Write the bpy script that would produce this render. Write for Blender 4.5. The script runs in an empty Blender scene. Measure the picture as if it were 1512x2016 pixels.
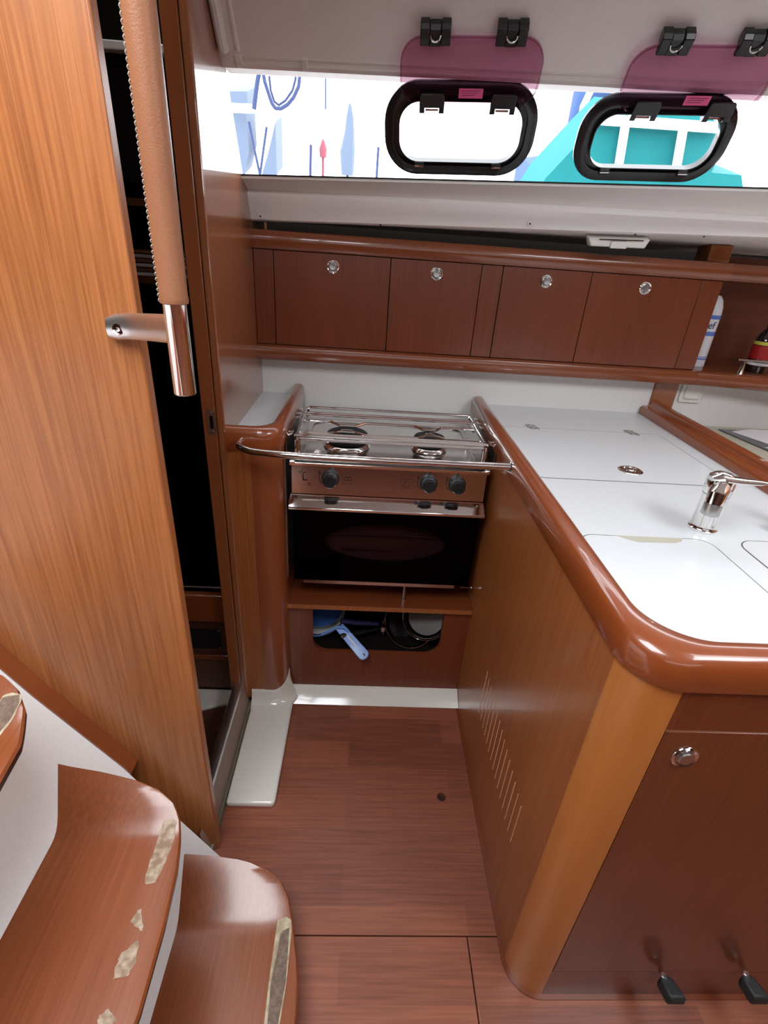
import bpy, bmesh, math, random
from mathutils import Vector, Matrix
random.seed(7)
PI = math.pi
SC = bpy.context.scene
COL = SC.collection

# ------------------------------------------------------------------ camera
F_PX = 995.4
CAM = Vector((0.0, 0.0, 1.36))
PITCH, ROLL, YAW = math.radians(27.656), math.radians(-4.094), math.radians(3.1045)
_f = Vector((math.sin(YAW)*math.cos(PITCH), math.cos(YAW)*math.cos(PITCH), -math.sin(PITCH)))
_r = Vector((math.cos(YAW), -math.sin(YAW), 0))
_d = _f.cross(_r)
CX = math.cos(ROLL)*_r + math.sin(ROLL)*_d
CY = -math.sin(ROLL)*_r + math.cos(ROLL)*_d
cam = bpy.data.cameras.new('camera')
cam.sensor_fit = 'HORIZONTAL'; cam.sensor_width = 36; cam.lens = F_PX/1512*36
cam.clip_start = 0.01; cam.clip_end = 200
camo = bpy.data.objects.new('camera', cam); COL.objects.link(camo)
m = Matrix.Identity(4)
for i in range(3):
    m[i][0] = CX[i]; m[i][1] = -CY[i]; m[i][2] = -_f[i]; m[i][3] = CAM[i]
camo.matrix_world = m
SC.camera = camo

# ------------------------------------------------------------------ light
W = bpy.data.worlds.new('world'); SC.world = W; W.use_nodes = True
bg = W.node_tree.nodes['Background']
bg.inputs[0].default_value = (0.93, 0.96, 1.0, 1); bg.inputs[1].default_value = 6.0
def area(name, loc, sx, sy, power, col, rot=(0, 0, 0)):
    l = bpy.data.lights.new(name, 'AREA'); l.shape = 'RECTANGLE'; l.size = sx; l.size_y = sy
    l.energy = power; l.color = col
    o = bpy.data.objects.new(name, l); o.location = loc; o.rotation_euler = rot; COL.objects.link(o)
    return o
area('companionway_daylight', (-0.42, 0.16, 1.98), 0.75, 0.75, 14, (0.93, 0.96, 1.0))
area('saloon_hatch_daylight', (1.15, -0.05, 1.98), 0.6, 0.6, 9, (0.93, 0.96, 1.0))
area('far_side_fill', (0.5, -1.55, 1.62), 2.4, 0.30, 5, (0.95, 0.97, 1.0), (math.radians(90), 0, 0))  # unseen fill lamp added behind the camera to lift liner and ceiling
SC.view_settings.view_transform = 'Standard'
SC.view_settings.look = 'None'
SC.view_settings.exposure = 0.0
SC.view_settings.gamma = 1.0
SC.view_settings.use_curve_mapping = False

# ------------------------------------------------------------------ pixel rays onto known planes
def ray(x, y):
    return CX*((x-756)/F_PX) + CY*((y-1008)/F_PX) + _f
def at_x(x, y, X): d = ray(x, y); return CAM + d*(X/d.x)
def at_y(x, y, Y): d = ray(x, y); return CAM + d*(Y/d.y)
def at_z(x, y, Z): d = ray(x, y); return CAM + d*((Z-CAM.z)/d.z)
def at_pl(x, y, p, n): d = ray(x, y); return CAM + d*((p-CAM).dot(n)/d.dot(n))

# ------------------------------------------------------------------ materials
def mat(name, col, rough=0.5, metal=0.0, coat=0.0, spec=0.5, bump=0.0, bscale=200, emit=None, trans=0, ior=1.45):
    m = bpy.data.materials.new(name); m.use_nodes = True
    nt = m.node_tree; b = nt.nodes['Principled BSDF']
    b.inputs['Base Color'].default_value = (*col, 1); b.inputs['Roughness'].default_value = rough
    b.inputs['Metallic'].default_value = metal; b.inputs['Coat Weight'].default_value = coat
    b.inputs['Coat Roughness'].default_value = 0.06
    b.inputs['Specular IOR Level'].default_value = spec
    b.inputs['Transmission Weight'].default_value = trans; b.inputs['IOR'].default_value = ior
    tc = nt.nodes.new('ShaderNodeTexCoord'); nz = nt.nodes.new('ShaderNodeTexNoise')
    nz.inputs['Scale'].default_value = bscale; nz.inputs['Detail'].default_value = 4
    nt.links.new(tc.outputs['Object'], nz.inputs['Vector'])
    mx = nt.nodes.new('ShaderNodeMix'); mx.data_type = 'RGBA'; mx.blend_type = 'MULTIPLY'
    mx.inputs[0].default_value = 0.12
    mx.inputs[6].default_value = (*col, 1); nt.links.new(nz.outputs['Fac'], mx.inputs[7])
    nt.links.new(mx.outputs[2], b.inputs['Base Color'])
    if bump:
        bp = nt.nodes.new('ShaderNodeBump'); bp.inputs['Strength'].default_value = bump; bp.inputs['Distance'].default_value = 0.001
        nt.links.new(nz.outputs['Fac'], bp.inputs['Height']); nt.links.new(bp.outputs[0], b.inputs['Normal'])
    return m

def wood(name, dark, light, axis='Z', rough=0.3, coat=0.4, crough=0.08, fine=150, contrast=1.0, big=5, rot=None):
    m = bpy.data.materials.new(name); m.use_nodes = True
    nt = m.node_tree; L = nt.links; b = nt.nodes['Principled BSDF']
    tc = nt.nodes.new('ShaderNodeTexCoord')
    mp = nt.nodes.new('ShaderNodeMapping')
    s = {'X': (0.02, 1, 1), 'Y': (1, 0.02, 1), 'Z': (1, 1, 0.02)}[axis]
    mp.inputs['Scale'].default_value = [v*fine for v in s]
    if rot: mp.inputs['Rotation'].default_value = rot
    L.new(tc.outputs['Object'], mp.inputs['Vector'])
    n1 = nt.nodes.new('ShaderNodeTexNoise'); n1.inputs['Scale'].default_value = 1.0; n1.inputs['Detail'].default_value = 5; n1.inputs['Roughness'].default_value = 0.65
    L.new(mp.outputs[0], n1.inputs['Vector'])
    mp2 = nt.nodes.new('ShaderNodeMapping'); mp2.inputs['Scale'].default_value = [v*big if v == 1 else big*0.15 for v in s]
    L.new(tc.outputs['Object'], mp2.inputs['Vector'])
    n2 = nt.nodes.new('ShaderNodeTexNoise'); n2.inputs['Scale'].default_value = 1.0; n2.inputs['Detail'].default_value = 3
    L.new(mp2.outputs[0], n2.inputs['Vector'])
    ad = nt.nodes.new('ShaderNodeMath'); ad.operation = 'MULTIPLY_ADD'; ad.inputs[1].default_value = 0.65*contrast
    L.new(n1.outputs['Fac'], ad.inputs[0])
    m2 = nt.nodes.new('ShaderNodeMath'); m2.operation = 'MULTIPLY_ADD'; m2.inputs[1].default_value = 0.30; m2.inputs[2].default_value = 0.5-0.325*contrast-0.15
    L.new(n2.outputs['Fac'], m2.inputs[0]); L.new(m2.outputs[0], ad.inputs[2])
    cr = nt.nodes.new('ShaderNodeValToRGB')
    cr.color_ramp.interpolation = 'EASE'
    cr.color_ramp.elements[0].position = 0.24; cr.color_ramp.elements[0].color = (*dark, 1)
    cr.color_ramp.elements[1].position = 0.76; cr.color_ramp.elements[1].color = (*light, 1)
    L.new(ad.outputs[0], cr.inputs[0]); L.new(cr.outputs[0], b.inputs['Base Color'])
    b.inputs['Roughness'].default_value = rough; b.inputs['Coat Weight'].default_value = coat; b.inputs['Coat Roughness'].default_value = crough
    bp = nt.nodes.new('ShaderNodeBump'); bp.inputs['Strength'].default_value = 0.008; bp.inputs['Distance'].default_value = 0.001
    L.new(n1.outputs['Fac'], bp.inputs['Height'])
    return m

def floor_mat():
    m = bpy.data.materials.new('laminate_floor'); m.use_nodes = True
    nt = m.node_tree; L = nt.links; b = nt.nodes['Principled BSDF']
    tc = nt.nodes.new('ShaderNodeTexCoord')
    br = nt.nodes.new('ShaderNodeTexBrick')
    br.inputs['Color1'].default_value = (0.0, 0, 0, 1); br.inputs['Color2'].default_value = (1, 1, 1, 1)
    br.inputs['Mortar'].default_value = (0.4, 0.4, 0.4, 1); br.inputs['Scale'].default_value = 1.0
    br.inputs['Mortar Size'].default_value = 0.0; br.inputs['Brick Width'].default_value = 0.46; br.inputs['Row Height'].default_value = 0.088
    br.offset = 0.37; br.offset_frequency = 2
    L.new(tc.outputs['Object'], br.inputs['Vector'])
    mp = nt.nodes.new('ShaderNodeMapping'); mp.inputs['Scale'].default_value = (6, 160, 1)
    L.new(tc.outputs['Object'], mp.inputs['Vector'])
    nz = nt.nodes.new('ShaderNodeTexNoise'); nz.inputs['Scale'].default_value = 1; nz.inputs['Detail'].default_value = 5; nz.inputs['Distortion'].default_value = 0.6
    L.new(mp.outputs[0], nz.inputs['Vector'])
    a = nt.nodes.new('ShaderNodeMath'); a.operation = 'MULTIPLY_ADD'; a.inputs[1].default_value = 0.28
    L.new(br.outputs['Color'], a.inputs[0])
    k = nt.nodes.new('ShaderNodeMath'); k.operation = 'MULTIPLY'; k.inputs[1].default_value = 0.72
    L.new(nz.outputs['Fac'], k.inputs[0]); L.new(k.outputs[0], a.inputs[2])
    cr = nt.nodes.new('ShaderNodeValToRGB')
    cr.color_ramp.elements[0].position = 0.2; cr.color_ramp.elements[0].color = (0.13, 0.036, 0.019, 1)
    cr.color_ramp.elements[1].position = 0.8; cr.color_ramp.elements[1].color = (0.34, 0.108, 0.056, 1)
    L.new(a.outputs[0], cr.inputs[0]); L.new(cr.outputs[0], b.inputs['Base Color'])
    b.inputs['Roughness'].default_value = 0.38; b.inputs['Coat Weight'].default_value = 0.15; b.inputs['Coat Roughness'].default_value = 0.3
    return m

def tinted(name, col, gloss=0.08):
    m = bpy.data.materials.new(name); m.use_nodes = True
    nt = m.node_tree; nt.nodes.clear(); L = nt.links
    o = nt.nodes.new('ShaderNodeOutputMaterial'); t = nt.nodes.new('ShaderNodeBsdfTransparent'); t.inputs[0].default_value = (*col, 1)
    g = nt.nodes.new('ShaderNodeBsdfGlossy'); g.inputs['Roughness'].default_value = 0.03; g.inputs[0].default_value = (1, 1, 1, 1)
    x = nt.nodes.new('ShaderNodeMixShader'); fr = nt.nodes.new('ShaderNodeLayerWeight'); fr.inputs[0].default_value = gloss
    nz = nt.nodes.new('ShaderNodeTexNoise'); nz.inputs['Scale'].default_value = 30
    L.new(fr.outputs['Fresnel'], x.inputs[0]); L.new(t.outputs[0], x.inputs[1]); L.new(g.outputs[0], x.inputs[2]); L.new(x.outputs[0], o.inputs[0])
    return m

M = {}
M['veneer'] = wood('veneer_vertical', (0.22, 0.060, 0.016), (0.42, 0.140, 0.040), 'Z', 0.33, 0.35, 0.12, 220)
M['veneer_near'] = wood('veneer_panel', (0.24, 0.070, 0.019), (0.49, 0.18, 0.056), 'Z', 0.38, 0.22, 0.18, 240, 1.1)
M['veneer_in_shade'] = wood('veneer_shaded', (0.105, 0.022, 0.007), (0.21, 0.050, 0.016), 'Z', 0.33, 0.3, 0.12, 260, 0.9)  # same wood as the other veneer, with shade put into its colour
M['veneer_gloss'] = wood('veneer_glossy', (0.21, 0.062, 0.024), (0.38, 0.135, 0.052), 'Z', 0.32, 1.0, 0.015, 160, 0.8)
M['solid_x'] = wood('solid_wood_x', (0.15, 0.034, 0.010), (0.27, 0.072, 0.022), 'X', 0.3, 0.7, 0.06, 45, 0.4)
M['solid_y'] = wood('solid_wood_y', (0.19, 0.038, 0.008), (0.33, 0.080, 0.018), 'Y', 0.32, 1.0, 0.05, 40, 0.35)
M['veneer_gloss'].node_tree.nodes['Principled BSDF'].inputs['Coat IOR'].default_value = 1.95
M['solid_z'] = wood('solid_wood_z', (0.20, 0.056, 0.018), (0.32, 0.100, 0.034), 'Z', 0.28, 0.6, 0.08, 90, 0.5)
M['post'] = wood('corner_post_wood', (0.40, 0.125, 0.026), (0.56, 0.20, 0.046), 'Z', 0.3, 0.4, 0.15, 60, 0.5, 9)
M['pillar'] = wood('pillar_wood', (0.20, 0.048, 0.016), (0.30, 0.080, 0.026), 'Z', 0.32, 0.8, 0.08, 70, 0.6)
M['tread'] = wood('tread_wood', (0.16, 0.040, 0.012), (0.30, 0.085, 0.027), 'Y', 0.32, 0.45, 0.16, 200, 0.9)
M['tread_edge'] = mat('tread_edge_dark', (0.045, 0.016, 0.014), 0.35)
M['floor'] = floor_mat()
M['dark'] = mat('shade_black', (0.008, 0.006, 0.005), 0.9, spec=0.1)  # near-black standing in for shade in gaps, holes and closed interiors
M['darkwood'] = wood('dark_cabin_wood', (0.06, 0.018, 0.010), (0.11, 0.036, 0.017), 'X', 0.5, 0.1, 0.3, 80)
M['white_laminate'] = mat('white_laminate', (0.70, 0.735, 0.75), 0.30, coat=0.15, bump=0.03, bscale=500)
M['white_wall'] = mat('white_wall_laminate', (0.78, 0.78, 0.76), 0.4)
M['gelcoat'] = mat('cream_gelcoat', (0.80, 0.77, 0.70), 0.12, coat=0.6)
M['stair_white'] = mat('stair_white', (0.88, 0.88, 0.87), 0.45)
M['headliner'] = mat('headliner', (0.84, 0.785, 0.765), 0.40, coat=0.2, bump=0.25, bscale=320)
M['liner'] = mat('side_liner', (0.88, 0.845, 0.825), 0.38, coat=0.2, bump=0.15, bscale=320)
M['offwhite'] = mat('offwhite_plastic', (0.78, 0.77, 0.73), 0.3)
M['chrome'] = mat('chrome', (0.86, 0.85, 0.84), 0.07, 1.0)
M['steel'] = mat('brushed_steel', (0.72, 0.70, 0.68), 0.16, 1.0)
M['satin'] = mat('satin_aluminium', (0.80, 0.80, 0.82), 0.30, 1.0)
M['steel_dull'] = mat('dull_steel', (0.55, 0.55, 0.54), 0.3, 1.0)
M['black'] = mat('black_plastic', (0.012, 0.013, 0.014), 0.25, coat=0.2)
M['black_matte'] = mat('black_rubber', (0.02, 0.021, 0.022), 0.55)
M['knob_black'] = mat('knob_black', (0.018, 0.02, 0.022), 0.4)
M['knob_grey'] = mat('knob_grey', (0.12, 0.13, 0.145), 0.4)
M['glass_black'] = mat('black_glass', (0.003, 0.003, 0.004), 0.03, coat=0.0, spec=0.4)
M['oven_glass'] = tinted('smoked_glass', (0.62, 0.56, 0.56), 0.05)
M['acrylic'] = tinted('purple_acrylic', (0.88, 0.71, 0.79), 0.08)
M['acrylic_edge'] = tinted('purple_edge', (0.80, 0.62, 0.72), 0.1)
M['pane'] = tinted('clear_window', (0.96, 0.97, 0.98), 0.05)
M['leather'] = mat('tan_leather', (0.31, 0.128, 0.062), 0.36, bump=0.35, bscale=500)
M['thread'] = mat('cream_thread', (0.7, 0.6, 0.5), 0.8)
M['pink'] = mat('pink_sticker', (0.75, 0.10, 0.28), 0.5)
M['blue'] = mat('blue_enamel', (0.05, 0.12, 0.36), 0.25, coat=0.4)
M['blue_handle'] = mat('blue_handle', (0.17, 0.33, 0.75), 0.3, coat=0.3)
M['navy'] = mat('navy_handle', (0.02, 0.025, 0.09), 0.3)
M['seam'] = mat('seam_line', (0.10, 0.09, 0.085), 0.8)
M['groove'] = mat('groove_dark', (0.035, 0.010, 0.006), 0.8)
M['line_light'] = mat('light_edge', (0.80, 0.50, 0.28), 0.5)
M['gasket'] = mat('grey_gasket', (0.16, 0.15, 0.10), 0.7)
M['sill'] = mat('sill_pinkbrown', (0.30, 0.21, 0.17), 0.5)
def mottled(name, c1, c2, sc):
    m = mat(name, c1, 0.6, bump=0.6, bscale=sc); nt = m.node_tree
    nz = nt.nodes.new('ShaderNodeTexNoise'); nz.inputs['Scale'].default_value = sc*0.5; nz.inputs['Detail'].default_value = 6
    tc = nt.nodes.new('ShaderNodeTexCoord'); nt.links.new(tc.outputs['Object'], nz.inputs['Vector'])
    cr = nt.nodes.new('ShaderNodeValToRGB'); cr.color_ramp.elements[0].position = 0.40; cr.color_ramp.elements[1].position = 0.62
    cr.color_ramp.elements[0].color = (*c1, 1); cr.color_ramp.elements[1].color = (*c2, 1)
    nt.links.new(nz.outputs['Fac'], cr.inputs[0]); nt.links.new(cr.outputs[0], nt.nodes['Principled BSDF'].inputs['Base Color'])
    return m
M['worn'] = mottled('worn_antislip', (0.26, 0.17, 0.11), (0.46, 0.36, 0.26), 160)
M['worn_dark'] = mottled('worn_antislip_brown', (0.13, 0.085, 0.06), (0.20, 0.135, 0.095), 220)
M['worn_edge'] = mottled('worn_antislip_glue', (0.34, 0.27, 0.17), (0.50, 0.44, 0.29), 120)
M['marks'] = mat('black_print', (0.02, 0.015, 0.015), 0.5)
M['seal'] = mat('window_seal', (0.02, 0.02, 0.025), 0.5)
M['washed_blue'] = mat('washed_blue', (0.10, 0.13, 0.19), 0.8)
M['teal'] = mat('teal_canvas', (0.0, 0.16, 0.17), 0.8, bump=0.3, bscale=6)
M['blue_canvas'] = mat('blue_canvas', (0.035, 0.075, 0.20), 0.8)
M['navy_rope'] = mat('navy_rope', (0.03, 0.045, 0.12), 0.8)
M['white_out'] = mat('white_gelcoat', (0.9, 0.9, 0.9), 0.4)
M['red'] = mat('red_label', (0.35, 0.01, 0.012), 0.4)
M['yellow'] = mat('yellow_label', (0.55, 0.50, 0.06), 0.4)
M['bottle_dark'] = mat('dark_bottle', (0.01, 0.007, 0.006), 0.08, coat=0.8)
M['bottle_white'] = mat('white_bottle', (0.72, 0.73, 0.78), 0.35)
M['label_blue'] = mat('label_blue', (0.10, 0.20, 0.60), 0.4)
M['paper'] = mat('paper', (0.75, 0.75, 0.78), 0.5)
M['beige'] = mat('beige_plastic', (0.50, 0.48, 0.38), 0.5)
M['grey_print'] = mat('grey_print', (0.12, 0.12, 0.13), 0.35)
M['red_cover'] = mat('red_fabric', (0.22, 0.05, 0.07), 0.7)

# ------------------------------------------------------------------ mesh builder
class MB:
    def __init__(s): s.v = []; s.f = []; s.mi = []; s.cur = 0
    def add(s, vs, fs):
        o = len(s.v); s.v += [Vector(p) for p in vs]
        for f in fs: s.f.append([o+i for i in f]); s.mi.append(s.cur)
    def box(s, a, b):
        x0, y0, z0 = a; x1, y1, z1 = b
        s.add([(x0, y0, z0), (x1, y0, z0), (x1, y1, z0), (x0, y1, z0), (x0, y0, z1), (x1, y0, z1), (x1, y1, z1), (x0, y1, z1)],
              [(0, 3, 2, 1), (4, 5, 6, 7), (0, 1, 5, 4), (1, 2, 6, 5), (2, 3, 7, 6), (3, 0, 4, 7)])
        return s
    def prism(s, pts, vec):
        n = len(pts); vec = Vector(vec); P = [Vector(p) for p in pts]
        s.add(P + [p+vec for p in P], [list(range(n))[::-1], list(range(n, 2*n))] + [(i, (i+1) % n, n+(i+1) % n, n+i) for i in range(n)])
        return s
    def ring(s, outer, inner, vec):
        n = len(outer); vec = Vector(vec); O = [Vector(p) for p in outer]; I = [Vector(p) for p in inner]
        f = []
        for i in range(n):
            j = (i+1) % n
            f += [(i, j, n+j, n+i), (2*n+i, 3*n+i, 3*n+j, 2*n+j), (i, 2*n+i, 2*n+j, j), (n+i, n+j, 3*n+j, 3*n+i)]
        s.add(O+I+[p+vec for p in O]+[p+vec for p in I], f)
        return s
    def loft(s, secs, closed=False, caps=False):
        n = len(secs[0]); vs = [p for sec in secs for p in sec]; f = []
        for k in range(len(secs)-1):
            for i in range(n if closed else n-1):
                j = (i+1) % n
                f.append((k*n+i, k*n+j, (k+1)*n+j, (k+1)*n+i))
        if caps:
            f.append(list(range(n))[::-1]); f.append([(len(secs)-1)*n+i for i in range(n)])
        s.add(vs, f); return s
    def tube(s, path, r, n=12, cap=True):
        P = [Vector(p) for p in path]; R = r if isinstance(r, (list, tuple)) else [r]*len(P)
        secs = []; prev = None
        for i, p in enumerate(P):
            t = (P[min(i+1, len(P)-1)] - P[max(i-1, 0)]).normalized()
            if prev is None:
                a = Vector((0, 0, 1)) if abs(t.z) < 0.9 else Vector((1, 0, 0))
                u = t.cross(a).normalized()
            else:
                u = (prev - t*prev.dot(t)).normalized()
            prev = u; w = t.cross(u)
            secs.append([p + (u*math.cos(2*PI*k/n) + w*math.sin(2*PI*k/n))*R[i] for k in range(n)])
        return s.loft(secs, True, cap)
    def lathe(s, prof, c, ax=(0, 0, 1), n=32, cap=True):
        ax = Vector(ax).normalized(); c = Vector(c)
        a = Vector((0, 0, 1)) if abs(ax.z) < 0.9 else Vector((1, 0, 0))
        u = ax.cross(a).normalized(); w = ax.cross(u)
        return s.loft([[c + ax*h + (u*math.cos(2*PI*k/n)+w*math.sin(2*PI*k/n))*max(r, 1e-5) for k in range(n)] for r, h in prof], True, cap)
    def build(s, name, mats, parent=None, bevel=0, smooth=35, label=None, origin=None, seg=2):
        me = bpy.data.meshes.new(name)
        loc = Vector((0, 0, 0))
        if parent is not None: loc = Vector(parent['_o'])
        elif origin is not None: loc = Vector(origin)
        else:
            xs = [p.x for p in s.v]; ys = [p.y for p in s.v]; zs = [p.z for p in s.v]
            loc = Vector(((min(xs)+max(xs))/2, (min(ys)+max(ys))/2, min(zs)))
        me.from_pydata([tuple(p-loc) for p in s.v], [], s.f)
        if not isinstance(mats, (list, tuple)): mats = [mats]
        for q in mats: me.materials.append(q)
        for p, i in zip(me.polygons, s.mi): p.material_index = i
        bm = bmesh.new(); bm.from_mesh(me)
        bmesh.ops.recalc_face_normals(bm, faces=bm.faces); bm.to_mesh(me); bm.free()
        me.shade_smooth(); me.set_sharp_from_angle(angle=math.radians(smooth))
        o = bpy.data.objects.new(name, me); COL.objects.link(o)
        o['_o'] = tuple(loc)
        if parent is not None: o.parent = parent
        else: o.location = loc
        if bevel:
            b = o.modifiers.new('bevel', 'BEVEL'); b.width = bevel; b.segments = seg; b.limit_method = 'ANGLE'; b.angle_limit = math.radians(40)
            b.harden_normals = False
        if label: o['label'] = label
        return o

def thing(name, label, cat, loc, group=None):
    o = bpy.data.objects.new(name, None); COL.objects.link(o); o.location = loc
    o['label'] = label; o['category'] = cat; o['_o'] = tuple(loc); o.empty_display_size = 0.05
    if group: o['group'] = group
    return o
def tag(o, label, cat, group=None):
    o['label'] = label; o['category'] = cat
    if group: o['group'] = group
    return o
def struct(o): o['kind'] = 'structure'; return o
def copy_tree(o, delta, parent=None):
    c = o.copy(); COL.objects.link(c)
    if parent is not None: c.parent = parent
    else: c.location = Vector(o.location) + Vector(delta)
    for ch in list(o.children): copy_tree(ch, delta, c)
    return c
def box(name, a, b, m, parent=None, bevel=0, label=None):
    return MB().box(a, b).build(name, m, parent, bevel, label=label)
def arc(cx, cy, r, a0, a1, n=8):
    return [(cx+r*math.cos(math.radians(a0+(a1-a0)*i/n)), cy+r*math.sin(math.radians(a0+(a1-a0)*i/n))) for i in range(n+1)]
def rrect(w, h, r, n=8, cx=0, cy=0):
    p = []
    for sx, sy, a in ((1, 1, 0), (-1, 1, 90), (-1, -1, 180), (1, -1, 270)):
        p += arc(cx+sx*(w/2-r), cy+sy*(h/2-r), r, a, a+90, n)
    return p
def lerp(a, b, t): return a+(b-a)*t
def interp(tab, x):
    for (x0, y0), (x1, y1) in zip(tab, tab[1:]):
        if x <= x1: return lerp(y0, y1, max(0, (x-x0)/(x1-x0)))
    return tab[-1][1]

# chrome push button lock; a part (ring) with a button sub-part
def push_lock(parent, c, ax, r=0.0125, name='push_lock'):
    k = MB().lathe([(r*1.05, 0), (r*1.03, 0.0012), (r*0.90, 0.0030), (r*0.78, 0.0022), (r*0.66, 0.0004)], c, ax, 28).build(name, M['chrome'], parent, label='round chrome push button lock')
    b = MB().lathe([(r*0.60, 0), (r*0.60, 0.0035), (r*0.52, 0.0052), (r*0.3, 0.0050), (0, 0.0048)], c, ax, 24)
    o = b.build('button', M['steel_dull'], None, origin=k['_o']); o.location = (0, 0, 0); o.parent = k
    return k

# ================================================================== STRUCTURE
XB = -0.334      # bulkhead face
XI = 0.362       # island side face
YF = 0.457       # island front face
# --- floor
fl = struct(MB().box((-1.9, -1.6, -0.05), (2.6, 2.2, -0.012)).build('floor', M['groove'], origin=(0, 0, 0)))
def board(pts):
    return MB().prism([(x, y, -0.012) for x, y in pts], (0, 0, 0.012)).build('floorboard', M['floor'], fl)
hx, hy, hr = 0.267, 0.882, 0.0125
# board A with a round finger hole: outer outline paired with the hole rim
def ringpair(outer_fn, n=64):
    o, i = [], []
    for k in range(n):
        a = 2*PI*k/n; dx, dy = math.cos(a), math.sin(a); o.append(outer_fn(dx, dy)); i.append((hx+hr*dx, hy+hr*dy, 0))
    return o, i
def sqf(dx, dy):
    s = 0.06/max(abs(dx), abs(dy)); return (hx+dx*s, hy+dy*s, 0)
o_, i_ = ringpair(sqf)
bA = MB()
bA.ring([(x, y, -0.012) for x, y, z in o_], [(x, y, -0.012) for x, y, z in i_], (0, 0, 0.012))
x0, x1, y0, y1 = hx-0.06, hx+0.06, hy-0.06, hy+0.06
bA.box((-0.335, 0.5585, -0.012), (x0, 1.25, 0)); bA.box((x1, 0.5585, -0.012), (0.40, 1.25, 0))
bA.box((x0, 0.5585, -0.012), (x1, y0, 0)); bA.box((x0, y1, -0.012), (x1, 1.25, 0))
bA.build('floorboard', M['floor'], fl)
board([(-1.2, -0.9), (0.2835, -0.9), (0.2835, 0.5555), (-1.2, 0.5555)])
board([(0.2865, -0.9), (2.5, -0.9), (2.5, 0.5555), (0.2865, 0.5555)])
board([(-1.2, -1.6), (2.5, -1.6), (2.5, -0.903), (-1.2, -0.903)])
struct(box('wall_near', (-1.9, -1.62, 0), (2.6, -1.6, 2.3), M['darkwood']))
struct(box('wall_right', (2.55, -1.6, 0), (2.6, 2.2, 2.3), M['veneer']))
struct(box('wall_aft', (-1.9, -1.6, 0), (-1.88, 2.2, 2.3), M['darkwood']))

# --- left bulkhead (glossy veneer) with rounded front edge and jamb
bk = MB().prism([(-0.352, y, z) for y, z in [(1.182, 0), (1.84, 0), (1.84, 1.40), (1.70, 1.44), (1.545, 1.485), (1.42, 1.69), (1.38, 1.72), (1.36, 2.1), (1.182, 2.1)]], (0.018, 0, 0))
wl = struct(bk.build('wall_left', M['veneer_gloss'], origin=(XB, 1.19, 0), bevel=0.003))
# --- near companionway partition (big veneer panel at the left)
wp = struct(box('wall_partition', (-1.6, 0.735, 0.0), (-0.312, 0.757, 2.3), M['veneer_near'], bevel=0.003))
# --- door frame, threshold
df = struct(thing('door_1', 'dark wooden frame of the aft cabin doorway with aluminium threshold', 'door', (-0.36, 1.19, 0)))
del df['category']
box('door_jamb', (-0.386, 1.183, 0.0), (-0.3535, 1.26, 2.1), M['solid_z'], df, 0.002)
box('door_seal', (-0.3530, 1.190, 0.0), (-0.3465, 1.199, 2.1), M['groove'], df)
box('jamb_near', (-0.386, 0.758, 0.0), (-0.335, 0.80, 2.1), M['solid_z'], df, 0.002)
th = MB().prism([(x, 0.78, z) for x, z in [(-0.378, 0.0), (-0.378, 0.088), (-0.374, 0.098), (-0.366, 0.101), (-0.349, 0.100), (-0.347, 0.092), (-0.347, 0.0)]], (0, 0.405, 0))
th.build('threshold', M['satin'], df)
MB().prism([(x, 0.72, z) for x, z in [(-0.3465, 0.0), (-0.3465, 0.088), (-0.331, 0.022), (-0.331, 0.0)]], (0, 0.462, 0)).build('sill_riser', M['sill'], df)
MB().box((-0.330, 0.72, 0.0), (-0.323, 1.183, 0.021)).build('gasket', M['gasket'], df)
# strike plate on jamb edge
sp = MB().prism([(x, 1.1825, z) for x, z in [(-0.364+a, 0.961+b) for a, b in rrect(0.020, 0.062, 0.009, 5)]], (0, -0.002, 0))
spo = sp.build('strike_plate', M['satin'], df)
MB().box((-0.368, 1.1795, 0.945), (-0.360, 1.1806, 0.977)).build('slot', M['dark'], None, origin=spo['_o']).parent = spo
for dz in (-0.024, 0.024):
    s_ = MB().lathe([(0.003, 0), (0.0025, 0.001), (0, 0.001)], (-0.364, 1.1803, 0.961+dz), (0, -1, 0), 12).build('screw', M['chrome'], None, origin=spo['_o']); s_.parent = spo
for o in spo.children: o.location = (0, 0, 0)

# --- back wall of the galley, right end board, wall beyond
struct(box('wall_back', (XB, 1.66, 0.3), (0.955, 1.68, 1.05), M['white_wall']))
struct(box('wall_back', (1.03, 1.665, 0.6), (2.55, 1.68, 1.04), M['white_wall']))
tb = struct(MB().box((0.955, 1.652, 0.9), (1.035, 1.70, 1.04)).build('trim_1', M['solid_z'], bevel=0.003))
struct(box('wall_hull', (-0.36, 1.84, 0.0), (2.55, 1.86, 1.5), M['dark']))  # coloured near-black as the shadow seen in the gap above the lockers
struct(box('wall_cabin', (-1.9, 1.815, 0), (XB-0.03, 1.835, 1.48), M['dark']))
struct(MB().box((-1.9, 1.49, 1.46), (-0.353, 1.51, 2.3)).box((-1.9, 1.51, 1.46), (-0.353, 1.835, 1.48)).build('wall_cabin', M['dark']))

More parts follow.
